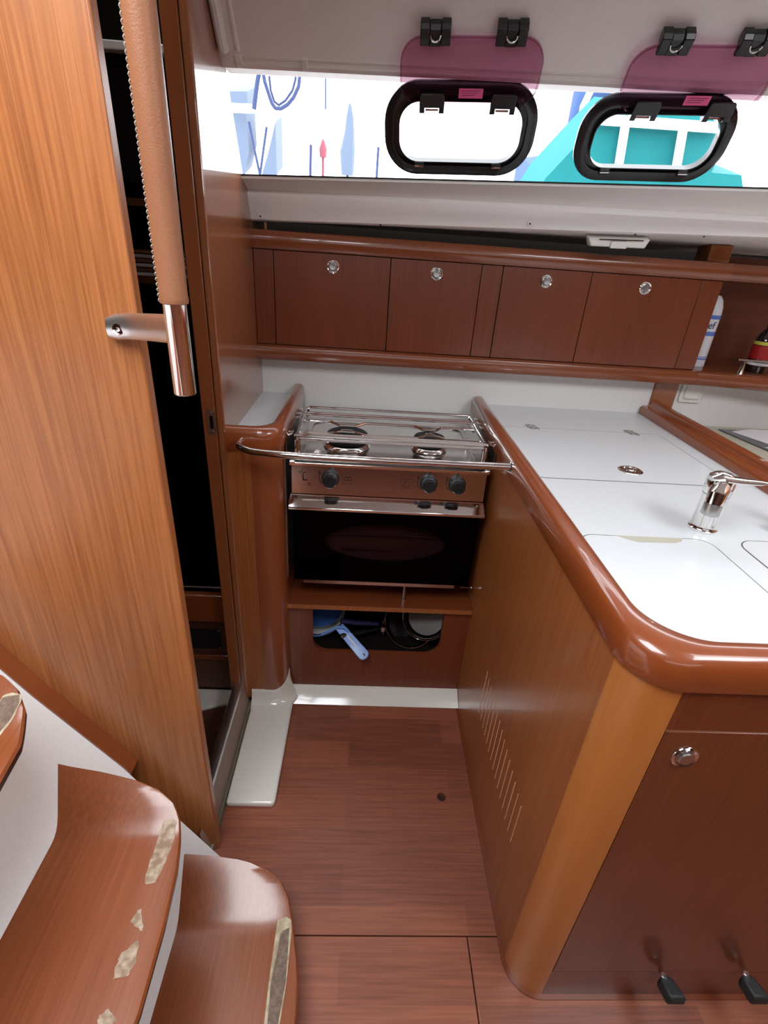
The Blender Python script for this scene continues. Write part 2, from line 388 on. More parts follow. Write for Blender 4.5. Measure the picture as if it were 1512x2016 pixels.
# --- window side: everything is lofted between two sections (the coachroof runs slightly inwards going forward)
SL = 0.10
def ypl(px, py, Y0):        # point on the upright plane Y = Y0 - SL*(X-XB)
    d = ray(px, py); t = (Y0+SL*XB)/(d.y+SL*d.x); return CAM + d*t
def ext(a, b, k=1.0):       # stretch to X=1.75
    return a + (b-a)*((1.75-a.x)/(b.x-a.x))
def VL(y, z): return Vector((XB, y, z))
sillL, sillR = VL(1.516, 1.494), ypl(1512, 372, 1.516)
topL, topR = VL(1.405, 1.678), ypl(1512, 186, 1.405)
lipL, lipR = VL(1.612, 1.403), ypl(1512, 467, 1.612)
ridL, ridR = VL(1.580, 1.462), ypl(1512, 433, 1.580)
UX = (sillR-sillL).normalized()
WN = UX.cross((topL-sillL)).normalized()      # window normal
if WN.y > 0: WN = -WN                         # points inwards (towards the camera)
UY = WN.cross(UX).normalized()
if UY.z < 0: UY = -UY
sR, tR, lR, rR = ext(sillL, sillR), ext(topL, topR), ext(lipL, lipR), ext(ridL, ridR)
def sect(base, offs): return [base + Vector((0, a, b)) for a, b in offs]
def liner_section(s, r, l):
    e = Vector((l.x, 1.80, 1.405))
    return [s+Vector((0, 0.05, 0.0)), s+Vector((0, -0.002, 0.002)), s+Vector((0, -0.004, -0.006)), lerp(s, r, 0.35)+Vector((0, .004, 0)), r+Vector((0, 0.004, 0.008)), r+Vector((0, -0.004, 0.001)), r+Vector((0, -0.003, -0.006)),
            lerp(r, l, 0.5)+Vector((0, -0.003, 0)), l+Vector((0, -0.003, 0.008)), l+Vector((0, 0, 0)), l+Vector((0, 0.008, -0.004)), lerp(l, e, 0.5)+Vector((0, 0, 0.002)), e]
lb = MB()
LN = 16
def bow(i): return math.sin(PI*i/LN)
secs = []
for i in range(LN+1):
    t = i/LN
    secs.append(liner_section(lerp(sillL, sR, t), lerp(ridL, rR, t), lerp(lipL, lR, t)))
lb.loft(secs)
ln = struct(lb.build('wall_liner', M['liner'], origin=(0.3, 1.6, 1.4)))
# seal line under the pane
MB().loft([[p+WN*0.003+UY*a for a in (-0.001, 0.005)] for p in (sillL, sR)]).build('seal', M['seal'], ln)
MB().loft([[p+WN*0.004+UY*0.0+Vector((0, -0.002, 0.001)), p+WN*0.004+UY*-0.006] for p in (sillL, sR)]).build('seal_bead', M['offwhite'], ln)
for px, py in ((513, 425), (1043, 440)):
    c = ypl(px, py, 1.598)
    MB().lathe([(0.007, 0), (0.006, 0.002), (0.0025, 0.002), (0.002, 0.0)], c+Vector((0, -0.001, 0)), (0, -0.9, -0.4), 16).build('screw_cap', [M['offwhite']], ln)
    MB().lathe([(0.0024, 0), (0.0, 0.0003)], c+Vector((0, -0.0032, -0.001)), (0, -0.9, -0.4), 10).build('screw_hole', M['dark'], ln)
for px, py in ((507, 439), (749, 443), (1250, 462), (1385, 466)):
    c = ypl(px, py, 1.61)
    MB().lathe([(0.003, 0), (0.0, 0.0006)], c+Vector((0, -0.002, 0)), (0, -0.6, -0.8), 8).build('screw_hole', M['dark'], ln)

# headliner
cs = []
for i in range(LN+1):
    t = i/LN; s = lerp(topL, tR, t)
    prof = [(0.05, 0.0), (0.0, 0.0), (-0.004, -0.003), (-0.028, 0.012), (-0.036, 0.022), (-0.050, 0.032), (-0.087, 0.077), (-0.135, 0.112), (-0.20, 0.138), (-0.32, 0.165), (-0.62, 0.195)]
    sec = [s+Vector((0, a, b)) for a, b in prof]
    sec.append(Vector((s.x, 0.56, 1.92)))
    cs.append(sec)
hl = MB(); hl.loft(cs)
cl = struct(hl.build('ceiling', M['headliner'], origin=(0, 1, 1.8)))
# moulded left edge of the headliner
e0 = [p for p in cs[0][4:]]
MB().tube([p+Vector((0.012, -0.002, -0.004)) for p in e0], 0.011, 10).build('moulding', M['headliner'], cl)
MB().tube([p+Vector((0.040, 0.0, -0.001)) for p in e0], 0.006, 10).build('moulding', M['headliner'], cl)
# overhead deck with openings for the companionway and the hatch
for a, b in (((-1.9, -1.6, 1.99), (2.6, -0.36, 2.02)), ((-1.9, 0.56, 1.99), (2.6, 0.78, 2.02)), ((-1.9, -0.36, 1.99), (-0.82, 0.56, 2.02)),
             ((-0.02, -0.36, 1.99), (0.83, 0.56, 2.02)), ((1.47, -0.36, 1.99), (2.6, 0.56, 2.02)), ((-1.9, 0.7, 1.99), (XB-0.03, 1.52, 2.02))):
    MB().box(a, b).build('deckhead', M['headliner'], cl)
struct(box('trim_2', (XB, 0.50, 1.90), (2.55, 0.57, 1.99), M['headliner']))
# window pane
w1 = struct(thing('window_1', 'long fixed side window looking onto the marina', 'window', tuple(sillL))); del w1['category']
pn = MB().loft([[p+UY*-0.004, q+UY*0.004] for p, q in ((sillL, topL), (sR, tR))])
pn.build('pane', M['pane'], w1)

# curtain track under the headliner edge
tk = thing('curtain_track', 'slim white curtain track running above the long side window', 'curtain track', tuple(topL+Vector((0, -0.02, 0))))
tkdir = Vector((0, -0.024, 0.016)).normalized(); tkn = Vector((0, -0.55, -0.83)).normalized()
a0, a1 = lerp(topL, tR, 0.015), lerp(topL, tR, 1)
def trk(u0, u1, d0, d1):
    return [[a+tkdir*u+tkn*d for u, d in ((u0, d0), (u1, d0), (u1, d1), (u0, d1))] for a in (a0, a1)]
MB().loft(trk(0.010, 0.014, 0.001, 0.007), True, True).loft(trk(0.026, 0.030, 0.001, 0.007), True, True).build('rail', M['offwhite'], tk)
MB().loft(trk(0.014, 0.026, 0.001, 0.003), True, True).build('slot', M['steel_dull'], tk)
for t in (0.0, 0.068):
    c = lerp(a0, a1, t)
    MB().loft([[c+UX*k+tkdir*u+tkn*d for u, d in ((0.007, 0.001), (0.033, 0.001), (0.033, 0.010), (0.007, 0.010))] for k in (0, 0.014 if t == 0 else 0.012)], True, True).build('end_stop', M['offwhite'], tk, 0.0015)

# ================================================================== PORTHOLES
def wl_pt(px, py): return at_pl(px, py, sillL, WN)
def loc_uv(p): q = p-sillL; return q.dot(UX), q.dot(UY)
def P3(u, v, n=0.0): return sillL + UX*u + UY*v + WN*n
def porthole(px_l, px_r, px_t, px_b, label, red, tops, flap_px, lab_px):
    ul = loc_uv(wl_pt(*px_l))[0]; ur = loc_uv(wl_pt(*px_r))[0]; vt = loc_uv(wl_pt(*px_t))[1]; vb = loc_uv(wl_pt(*px_b))[1]
    uc, vc = (ul+ur)/2-0.014, (vt+vb)/2+0.004; w, h = ur-ul+0.004, vt-vb
    t = thing('porthole', label, 'porthole', tuple(P3(uc, vc)), 'black framed portholes in the side window')
    fr = MB()
    o1 = rrect(w, h, h*0.42, 10); i1 = rrect(w-0.064, h-0.062, h*0.25, 10); m1 = rrect(w-0.022, h-0.022, h*0.36, 10); m2 = rrect(w-0.044, h-0.044, h*0.28, 10)
    def pl(pts, n): return [P3(uc+a, vc+b, n) for a, b in pts]
    fr.loft([pl(o1, 0.001), pl(o1, 0.008), pl(m1, 0.014), pl(m2, 0.014), pl(m2, 0.006), pl(i1, 0.006), pl(i1, 0.020), pl([(a*0.985, b*0.97) for a, b in i1], 0.020), pl([(a*0.985, b*0.97) for a, b in i1], 0.001), pl(i1, 0.001), pl(o1, 0.001)], True)
    fr.build('frame', M['black'], t)
    # bolts on the frame
    for a in (-0.44, -0.15, 0.15, 0.44):
        for sgn in (-1, 1):
            if sgn == 1: continue
            MB().lathe([(0.0042, 0), (0.0042, 0.002), (0.002, 0.002), (0.0015, 0)], P3(uc+a*w*0.82, vc-h*0.5+0.0165, 0.0065), WN, 14).build('bolt', M['steel_dull'] if abs(a) > .3 else M['steel'], t)
    for sgn in (-1, 1):
        for b in (-0.2, 0.12):
            MB().lathe([(0.0045, 0), (0.004, 0.0015), (0, 0.0015)], P3(uc+sgn*(w*0.5-0.0165), vc+b*h, 0.0065), WN, 12).build('bolt', M['black_matte'], t)
    for a in (-0.26, 0.27):
        c = (uc+a*w, vc-h*0.5+0.026)
        MB().loft([[P3(c[0]+k, c[1]+q, nn) for q, nn in ((-0.014, 0.008), (0.006, 0.008), (0.006, 0.022), (-0.004, 0.022))] for k in (-0.011, 0.011)], True, True).build('keeper', M['black'], t, 0.001)
        MB().tube([P3(c[0]+k, c[1]-0.002, 0.0235) for k in (-0.010, 0.010)], 0.0018, 8).build('pin', M['chrome'], t)
    # open acrylic flap, hinged along the top of the frame, clipped up under the headliner
    hc = P3(uc, vt-0.030, 0.026)
    topp = Vector(tops)
    # flap direction
    fd = (topp - hc); fd = (fd - UX*fd.dot(UX)).normalized()
    fn = UX.cross(fd).normalized()
    if fn.y > 0: fn = -fn
    pts = [at_pl(px, py, hc, fn) for px, py in flap_px]      # left, right, bottom, top of the flap
    us = [(p-hc).dot(UX) for p in pts]; vs = [(p-hc).dot(fd) for p in pts]
    fl_, frr, fb, ft = us[0], us[1], vs[2], vs[3]
    fc = hc + UX*(fl_+frr)/2 + fd*(fb+ft)/2; fw, fh = frr-fl_, ft-fb
    print('flap', label[:20], round(fw, 3), round(fh, 3), 'frame', round(w, 3), round(h, 3), 'fc', [round(c, 3) for c in fc])
    def Q(a, b, n=0): return fc+UX*a+fd*b+fn*n
    body = MB(); body.prism([Q(a, b) for a, b in rrect(fw-0.004, fh-0.004, 0.042, 8)], fn*0.001)
    fo = body.build('flap', M['acrylic'], t, label='raised purple acrylic flap')
    MB().ring([Q(a, b, -0.001) for a, b in rrect(fw, fh, 0.044, 8)], [Q(a, b, -0.001) for a, b in rrect(fw-0.006, fh-0.006, 0.041, 8)], fn*0.006).build('flap_edge', M['acrylic_edge'], t)
    # hinges at the lower edge
    for a in (-0.26, 0.27):
        hb = MB()
        hb.prism([Q(a*fw+x, -fh/2+y, 0.002) for x, y in rrect(0.052, 0.026, 0.005, 3, 0, 0.010)], fn*0.006)
        for k in (-0.021, 0.021):
            hb.prism([Q(a*fw+k-0.0055, -fh/2+y, n) for y, n in ((0.012, -0.004), (0.012, 0.008), (-0.014, 0.006), (-0.020, -0.004), (-0.014, -0.014), (-0.004, -0.010))], UX*0.011)
        hb.build('hinge', M['black'], t, 0.001)
        MB().tube([Q(a*fw+k, -fh/2-0.012, -0.003) for k in (-0.014, 0.014)], 0.0022, 8).build('hinge_pin', M['chrome'], t)
    # catches at the upper edge
    for a in (-0.26, 0.25):
        cb = MB()
        x0 = a*fw; w2 = 0.029
        prof = [(fh/2-0.012, 0.004), (fh/2-0.012, 0.012), (fh/2+0.006, 0.016), (fh/2+0.016, 0.017), (fh/2+0.024, 0.010), (fh/2+0.026, -0.004), (fh/2+0.020, -0.006), (fh/2+0.004, -0.004), (fh/2+0.002, 0.002)]
        for s0, s1 in ((-w2, -0.011), (0.011, w2)):
            cb.loft([[Q(x0+s, b, n) for b, n in prof] for s in (s0, s1)], True, True)
        cb.loft([[Q(x0+s, b-0.002, n*0.8) for b, n in prof] for s in (-0.011, 0.011)], True, True)
        co = cb.build('catch', M['black'], t, 0.0015)
        MB().tube([Q(x0+0.010*math.cos(q), fh/2+0.008+0.011*math.sin(q), 0.0165) for q in [PI*(1+k/10) for k in range(11)]], 0.0016, 6).build('catch_spring', M['steel'], t)
    # small printed pink label on the acrylic
    lp = at_pl(*lab_px, hc, fn); la, lbb = (lp-fc).dot(UX), (lp-fc).dot(fd)
    MB().prism([Q(la+a, lbb+b, 0.0035) for a, b in ((-0.025, -0.009), (0.025, -0.009), (0.025, 0.009), (-0.025, 0.009))], fn*0.0004).build('sticker', M['pink'], t, label='small pink printed label')
    for k in range(3):
        MB().prism([Q(la+a, lbb+b, 0.0041) for a, b in ((-0.019, 0.004-0.004*k), (0.019-0.005*k, 0.004-0.004*k), (0.019-0.005*k, 0.0052-0.004*k), (-0.019, 0.0052-0.004*k))], fn*0.0002).build('print_line', M['red_cover'], t)
    return t
porthole((772, 250), (1070, 232), (925, 161), (905, 345), 'black oval porthole nearer the glossy bulkhead, its purple flap raised, only white glare outside', True,
         (0.2, 1.285, 1.722), [(788, 140), (1064, 150), (930, 207), (940, 70)], (927, 182))
porthole((1143, 290), (1473, 222), (1335, 187), (1290, 358), 'black oval porthole on the right with teal canvas seen through it, purple flap raised', True,
         (0.65, 1.24, 1.722), [(1234, 140), (1522, 150), (1345, 222), (1400, 88)], (1372, 196))

# white plastic handle/vent under the liner lip
pc = ypl(1221, 478, 1.66)
vh = thing('white_vent', 'white plastic vent fitting under the liner lip above the right-hand lockers', 'vent', tuple(pc))
c0 = ypl(1160, 466, 1.62); c1 = ypl(1282, 470, 1.62)
def vq(u, y, z): return Vector((lerp(c0.x, c1.x, u), lerp(c0.y, c1.y, u)+y, lerp(c0.z, c1.z, u)+z))
MB().loft([[vq(0.0, 0, -0.003), vq(0.06, 0.0, -0.022), vq(0.94, 0.0, -0.024), vq(1.0, 0, -0.003)],
           [vq(0.0, 0.03, 0.006), vq(0.06, 0.03, -0.02), vq(0.94, 0.03, -0.02), vq(1.0, 0.03, 0.006)]], True, True).build('housing', M['offwhite'], vh, 0.003)
MB().loft([[vq(u, -0.001, z) for u, z in ((0.17, -0.004), (0.88, -0.004), (0.88, -0.0065), (0.17, -0.0065))], [vq(u, -0.004, z) for u, z in ((0.17, -0.004), (0.88, -0.004), (0.88, -0.0065), (0.17, -0.0065))]], True, True).build('vent_slot', M['groove'], vh)
MB().loft([[vq(u, -0.001, z) for u, z in ((0.36, -0.008), (0.62, -0.008), (0.62, -0.024), (0.36, -0.024))], [vq(u, -0.008, z-0.002) for u, z in ((0.36, -0.008), (0.62, -0.008), (0.62, -0.024), (0.36, -0.024))]], True, True).build('slider', M['offwhite'], vh, 0.001)

# ================================================================== LOCKER RUN
YL = 1.606
lk = thing('wall_locker', 'reddish wooden wall locker run with four drop doors under the side window', 'cupboard', (0.35, YL, 1.03))
box('carcass', (XB, YL+0.006, 1.035), (1.036, 1.83, 1.352), M['dark'], lk)  # near-black puts the shadow behind the top rail into its colour
def rail(name, prof, xa, xb, m_, par, ya=0.0, yb=0.0):
    return MB().loft([[Vector((x, y+dy, z)) for y, z in prof] for x, dy in ((xa, ya), (xb, yb))], True, True).build(name, m_, par)
tprof = [(1.610, 1.333), (1.600, 1.334), (1.596, 1.340), (1.592, 1.352), (1.592, 1.362), (1.596, 1.374), (1.604, 1.380), (1.612, 1.380), (1.614, 1.333)]
bprof = [(1.612, 1.075), (1.598, 1.074), (1.590, 1.070), (1.586, 1.058), (1.587, 1.044), (1.594, 1.033), (1.606, 1.029), (1.68, 1.029), (1.68, 1.075)]
rail('top_rail', tprof, XB, 1.044, M['solid_x'], lk); rail('bottom_rail', bprof, XB, 1.042, M['solid_x'], lk)
xs = [XB, -0.277, 0.056, 0.319, 0.381, 0.643, 0.972, 1.036]
kinds = ['stile', 'door', 'door', 'stile', 'door', 'door', 'stile']
kx = {1: -0.109, 2: 0.189, 4: 0.512, 5: 0.808}
for i, k in enumerate(kinds):
    y0_ = YL if k == 'door' else YL+0.001
    o = box(k, (xs[i]+0.0012, y0_, 1.0765), (xs[i+1]-0.0012, YL+0.014, 1.332), M['veneer_in_shade'], lk, 0.0008)
    if k == 'door':
        kn = push_lock(o, (kx[i], YL, 1.300), (0, -1, 0), 0.0175)
# gap block standing on the locker end
tag(box('wooden_block', (0.98, 1.63, 1.381), (1.045, 1.70, 1.425), M['solid_z'], bevel=0.002), 'small wooden block standing on the right end of the locker run', 'block')

# open shelf to the right of the lockers
sh = thing('open_shelf', 'open wooden shelf continuing right of the locker run with a chrome fiddle', 'shelf', (1.3, 1.6, 1.03))
rail('top_rail', [(y+0.02, z) for y, z in tprof], 1.046, 1.6, M['solid_x'], sh, 0.02, -0.02)
rail('bottom_rail', bprof, 1.044, 1.6, M['solid_x'], sh, 0.002, -0.08)
MB().prism([(1.044, 1.60, 1.05), (1.6, 1.54, 1.05), (1.6, 1.80, 1.05), (1.044, 1.80, 1.05)], (0, 0, 0.022)).build('shelf_board', M['veneer_in_shade'], sh)
box('back_panel', (1.038, 1.76, 1.05), (1.7, 1.78, 1.40), wood('veneer_shelf', (0.07, 0.018, 0.010), (0.12, 0.034, 0.018), 'X', 0.32, 0.7, 0.05, 120), sh)
fd_ = thing('shelf_fiddle_rail', 'thin chrome rail on a tapered post along the open shelf edge', 'rail', (1.19, 1.60, 1.073))
p0 = at_y(1453, 708, 1.60); p1 = at_y(1512, 713.5, 1.585)
p1 = p0 + (p1-p0)*3
MB().tube([p0, p1], 0.0035, 10).build('rail', M['chrome'], fd_)
q0 = at_y(1466, 710, 1.60); q1 = at_y(1459, 733, 1.60)
MB().tube([q0, lerp(q0, q1, 0.4), Vector((q0.x, q0.y, 1.0725))], [0.003, 0.0045, 0.0085], 10).build('post', M['chrome'], fd_)
# white detergent bottle behind the locker end
bx, by = 1.085, 1.70
wb = thing('detergent_bottle', 'tall white plastic bottle with blue bands behind the locker end', 'bottle', (bx, by, 1.0725))
MB().lathe([(0.030, 0), (0.033, 0.004), (0.033, 0.165), (0.031, 0.185), (0.025, 0.205), (0.016, 0.217), (0.0, 0.22)], (bx, by, 1.0725), n=32).build('body', M['bottle_white'], wb)
for z0, z1 in ((0.026, 0.031), (0.0335, 0.036), (0.100, 0.113), (0.150, 0.162)):
    MB().lathe([(0.0333, z0), (0.0333, z1)], (bx, by, 1.0725), n=32, cap=False).build('label_band', M['label_blue'], wb)
def text(body, size, mtx, m_, parent, name='lettering', ext_=0.0002):
    c = bpy.data.curves.new(name, 'FONT'); c.body = body; c.size = size; c.extrude = ext_; c.align_x = 'CENTER'
    o = bpy.data.objects.new('tmp', c); COL.objects.link(o)
    dg = bpy.context.evaluated_depsgraph_get(); me = bpy.data.meshes.new_from_object(o.evaluated_get(dg))
    bpy.data.objects.remove(o)
    me.transform(mtx); me.transform(Matrix.Translation(-Vector(parent['_o'])))
    me.materials.clear(); me.materials.append(m_)
    n = bpy.data.objects.new(name, me); COL.objects.link(n); n.parent = parent; n['_o'] = parent['_o']
    return n
def frame_m(o, x, y):       # matrix with x, y axes at o
    x = Vector(x).normalized(); y = Vector(y).normalized(); z = x.cross(y)
    mm = Matrix.Identity(4)
    for i in range(3): mm[i][0] = x[i]; mm[i][1] = y[i]; mm[i][2] = z[i]; mm[i][3] = o[i]
    return mm
text('ef', 0.030, frame_m(Vector((bx-0.002, by-0.0338, 1.0725+0.122)), (1, 0, 0), (0, 0, 1)), M['navy'], wb)
# dark sauce bottle
bx, by = 1.262, 1.645
sb = thing('sauce_bottle', 'dark sauce bottle with red and yellow label at the right frame edge', 'bottle', (bx, by, 1.0725))
MB().lathe([(0.030, 0), (0.032, 0.003), (0.032, 0.095), (0.028, 0.115), (0.014, 0.135), (0.012, 0.17), (0.0, 0.171)], (bx, by, 1.0725), n=32).build('body', M['bottle_dark'], sb)
MB().lathe([(0.0323, 0.045), (0.0323, 0.086)], (bx, by, 1.0725), n=32, cap=False).build('label', M['red'], sb)
MB().lathe([(0.0325, 0.088), (0.0325, 0.098)], (bx, by, 1.0725), n=32, cap=False).build('label', M['yellow'], sb)
MB().lathe([(0.0325, 0.026), (0.0325, 0.034)], (bx, by, 1.0725), n=32, cap=False).build('label', M['paper'], sb)

# switch plate
pa = at_y(1340, 756, 1.664); pb = at_y(1383, 787, 1.664)
sw = thing('switch_plate', 'white square switch plate on the white wall under the open shelf', 'switch', (pa.x+0.04, 1.664, pb.z))
cxs, czs = 1.09, 0.998
MB().prism([(cxs+a, 1.665, czs+b) for a, b in rrect(0.078, 0.078, 0.008, 4)], (0, -0.008, 0)).build('plate', M['offwhite'], sw, 0.002)
MB().ring([(cxs+a, 1.657, czs+b) for a, b in rrect(0.056, 0.056, 0.008, 4)], [(cxs+a, 1.657, czs+b) for a, b in rrect(0.053, 0.053, 0.007, 4)], (0, -0.0004, 0)).build('outline', M['steel_dull'], sw)
MB().prism([(cxs+a, 1.657, czs+b) for a, b in rrect(0.050, 0.050, 0.007, 4)], (0, -0.003, 0)).build('rocker', M['offwhite'], sw)

# ================================================================== GALLEY ISLAND
isl = thing('galley_counter_unit', 'long wooden galley cabinet with rounded corner post, beside the stove', 'cabinet', (0.7, 1.0, 0))
# side panel with slits
MB().box((XI, 0.519, 0.0), (XI+0.018, 1.645, 0.90)).build('side_panel', M['veneer'], isl)
vs_ = MB()
for i in range(15):
    y = lerp(0.993, 0.635, i/14)
    vs_.box((XI-0.0008, y-0.0009, 0.214+0.001*i), (XI+0.002, y+0.0009, 0.372-0.0012*i))
vs_.build('vent_slots', M['line_light'], isl, label='row of thin upright vent slits')
MB().prism([(x, y, 0.0) for x, y in arc(0.424, 0.519, 0.062, 180, 270, 14)] + [(0.424, 0.475, 0), (0.40, 0.49, 0), (0.38, 0.519, 0)], (0, 0, 0.90)).build('corner_post', M['post'], isl, label='lighter rounded corner post')
# base moulding
def strip(path, w, h):
    n = len(path); s_in = path; s_out = []
    for i in range(n):
        t = (Vector(path[min(i+1, n-1)])-Vector(path[max(i-1, 0)])).normalized(); nrm = Vector((t.y, -t.x))
        s_out.append((path[i][0]+nrm.x*w, path[i][1]+nrm.y*w))
    mb = MB(); secs = []
    for a, b in zip(s_in, s_out): secs.append([Vector((a[0], a[1], 0)), Vector((b[0], b[1], 0)), Vector((b[0], b[1], h)), Vector((a[0], a[1], h))])
    return mb.loft(secs, True, True)
path = [(XI, 1.245), (XI, 0.9), (XI, 0.519)] + arc(0.424, 0.519, 0.062, 180, 270, 12)[1:] + [(2.3, 0.457)]
strip([(a, b) for a, b in path][::-1], -0.009, 0.004).build('base_trim', M['veneer_in_shade'], isl)
MB().box((0.4245, YF, 0.0), (2.3, YF+0.018, 0.1055)).build('baseboard', M['veneer_in_shade'], isl)
MB().box((0.4245, YF, 0.809), (2.3, YF+0.018, 0.90)).build('top_rail', M['veneer_in_shade'], isl)
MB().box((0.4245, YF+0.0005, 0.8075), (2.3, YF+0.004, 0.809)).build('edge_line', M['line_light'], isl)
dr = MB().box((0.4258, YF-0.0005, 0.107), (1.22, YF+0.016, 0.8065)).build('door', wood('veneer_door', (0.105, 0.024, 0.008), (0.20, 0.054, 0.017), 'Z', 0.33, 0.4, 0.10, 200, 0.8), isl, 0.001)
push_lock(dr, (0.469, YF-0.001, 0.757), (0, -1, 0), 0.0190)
MB().box((1.2225, YF-0.0005, 0.107), (2.3, YF+0.016, 0.8065)).build('door', M['veneer_in_shade'], isl)
MB().box((0.385, 0.53, 0.01), (0.925, 1.64, 0.895)).box((0.925, 0.53, 0.01), (2.3, 0.755, 0.895)).box((0.925, 0.755, 0.01), (2.3, 1.64, 0.795)).build('carcass', M['groove'], isl)

# worktop
wt = thing('worktop', 'white galley worktop with varnished wooden fiddle edge', 'worktop', (0.7, 1.0, 0.9))
ZW = 0.915
MB().box((0.375, 0.475, 0.898), (0.93, 1.66, ZW)).box((0.93, 0.475, 0.898), (2.3, 0.76, ZW)).build('surface', M['white_laminate'], wt)
def fiddle(outer, inner, prof, name, m_, par):
    secs = [[Vector((lerp(o[0], i[0], t), lerp(o[1], i[1], t), z)) for t, z in prof] for o, i in zip(outer, inner)]
    return MB().loft(secs, True, True).build(name, m_, par, smooth=50)
outer = [(0.354, 1.652), (0.354, 1.3), (0.354, 0.9), (0.354, 0.66)] + arc(0.424, 0.519, 0.070, 180, 270, 16) + [(0.6, 0.449), (1.0, 0.449), (2.3, 0.449)]
inner = [(0.392, 1.652), (0.392, 1.3), (0.392, 0.9), (0.392, 0.66)] + arc(0.392+0.085, 0.492+0.085, 0.085, 180, 270, 16) + [(0.6, 0.492), (1.0, 0.492), (2.3, 0.492)]
fprof = [(0.20, 0.884), (0.03, 0.886), (0.0, 0.894), (-0.02, 0.910), (0.02, 0.925), (0.12, 0.935), (0.30, 0.940), (0.60, 0.9415), (0.85, 0.940), (0.96, 0.936), (1.0, 0.930), (1.0, 0.905), (0.5, 0.895)]
fiddle(outer, inner, fprof, 'fiddle', M['solid_y'], wt)
# seam + lids
def lid(pts, name, par, z=ZW):
    c = Vector((sum(p[0] for p in pts)/len(pts), sum(p[1] for p in pts)/len(pts)))
    n = len(pts); inn = []
    for i in range(n):
        a = Vector(pts[i-1]); b = Vector(pts[(i+1) % n]); t = (b-a).normalized(); nr = Vector((-t.y, t.x))
        if nr.dot(c-Vector(pts[i])) < 0: nr = -nr
        inn.append((pts[i][0]+nr.x*0.0022, pts[i][1]+nr.y*0.0022))
    o = MB().prism([(x, y, z+0.0003) for x, y in inn], (0, 0, 0.0005)).build(name, M['white_laminate'], par)
    s_ = MB().ring([(x, y, z+0.0002) for x, y in pts], [(x, y, z+0.0002) for x, y in inn], (0, 0, 0.0003)).build('seam', M['seam'], None, origin=par['_o'])
    s_.parent = o; s_.location = (0, 0, 0)
    return o
def rpoly(x0, y0, x1, y1, r): 
    return [(a+(x0+x1)/2, b+(y0+y1)/2) for a, b in rrect(x1-x0, y1-y0, r, 8)]
fr_lid = lid(rpoly(0.397, 1.052, 0.880, 1.427, 0.025), 'fridge_lid', wt)
for x, y in ((0.497, 1.428), (0.795, 1.424)):
    h_ = MB()
    h_.prism([(x+a*0.9+(b*-0.25), y+b, ZW+0.0008) for a, b in rrect(0.030, 0.046, 0.010, 4)], (0, 0, 0.0022))
    ho = h_.build('hinge', M['steel'], fr_lid, 0.0005)
    for dx, dy in ((-0.008, 0.014), (0.008, 0.014), (-0.008, -0.014), (0.008, -0.014)):
        q = MB().lathe([(0.003, 0), (0.0, 0.0002)], (x+dx, y+dy, ZW+0.0031), n=10).build('screw', M['black'], None, origin=ho['_o']); q.parent = ho; q.location = (0, 0, 0)
    MB
rp = MB().lathe([(0.029, 0), (0.029, 0.0015), (0.026, 0.003), (0.019, 0.003), (0.0165, 0.001), (0.0, 0.001)], (0.652, 1.122, ZW+0.0008), n=32).build('lift_ring_plate', M['chrome'], fr_lid)
q = MB().tube([(0.652+0.012*math.cos(a), 1.122+0.012*math.sin(a), ZW+0.0042) for a in [2*PI*i/24 for i in range(25)]], 0.0022, 8).build('lift_ring', M['chrome'], None, origin=rp['_o']); q.parent = rp; q.location = (0, 0, 0)
# sink lid with finger cut-out
sl = lid([(0.397, 0.497), (0.6, 0.497)] and rpoly(0.400, 0.500, 0.6495, 0.797, 0.03), 'sink_lid', wt)
MB().prism([(x, y, ZW+0.0008) for x, y in [(0.472, 0.796), (0.600, 0.796), (0.592, 0.784), (0.575, 0.777), (0.505, 0.775), (0.490, 0.784)]], (0, 0, 0.0004)).build('finger_slot', M['beige'], None, origin=sl['_o']).parent = sl
for c in sl.children: c.location = (0, 0, 0)
lid(rpoly(0.700, 0.500, 1.02, 0.800, 0.035), 'sink_lid', wt)

# divider fiddle between worktop and side recess
dv = thing('divider_fiddle', 'stepped varnished wooden divider rail right of the white worktop', 'rail', (0.95, 1.2, 0.9))
dprof = [(0.928, 0.90), (0.928, 0.934), (0.932, 0.941), (0.952, 0.943), (0.957, 0.948), (0.959, 0.956), (0.964, 0.960), (0.980, 0.960), (0.985, 0.955), (0.985, 0.80)]
MB().loft([[Vector((x, y, z)) for x, z in dprof] for y in (0.76, 1.655)], True, True).build('rail', M['solid_y'], dv)
# surface beyond the divider with magazine in tray
struct(MB().box((0.986, 0.76, 0.80), (2.3, 1.665, 0.84)).build('trim_3', M['white_wall']))
zt = 0.84
a = at_z(1425, 838, 0.90); b = at_z(1512, 849, 0.90); c = at_z(1487, 892, 0.90); dd = at_z(1420, 852, 0.90)
tr = thing('tray', 'beige plastic tray holding a magazine behind the divider rail', 'tray', (1.3, 1.5, zt))
ax_, ay_ = 1.16, 1.63
MB().prism([(1.135, 1.635, zt), (1.165, 1.655, zt), (1.75, 1.655, zt), (1.75, 1.22, zt), (1.16, 1.22, zt)], (0, 0, 0.045)).build('tray_body', M['beige'], tr, 0.006)
mg = thing('magazine', 'open black and white magazine lying in the beige tray', 'magazine', (1.35, 1.5, zt+0.046))
def page(y_off, m_, nm, pts, z=zt+0.047): return MB().prism([(x, y, z) for x, y in pts], (0, 0, 0.002)).build(nm, m_, mg)
page(0, M['grey_print'], 'page', [(1.19, 1.61), (1.60, 1.60), (1.60, 1.28), (1.24, 1.31)])
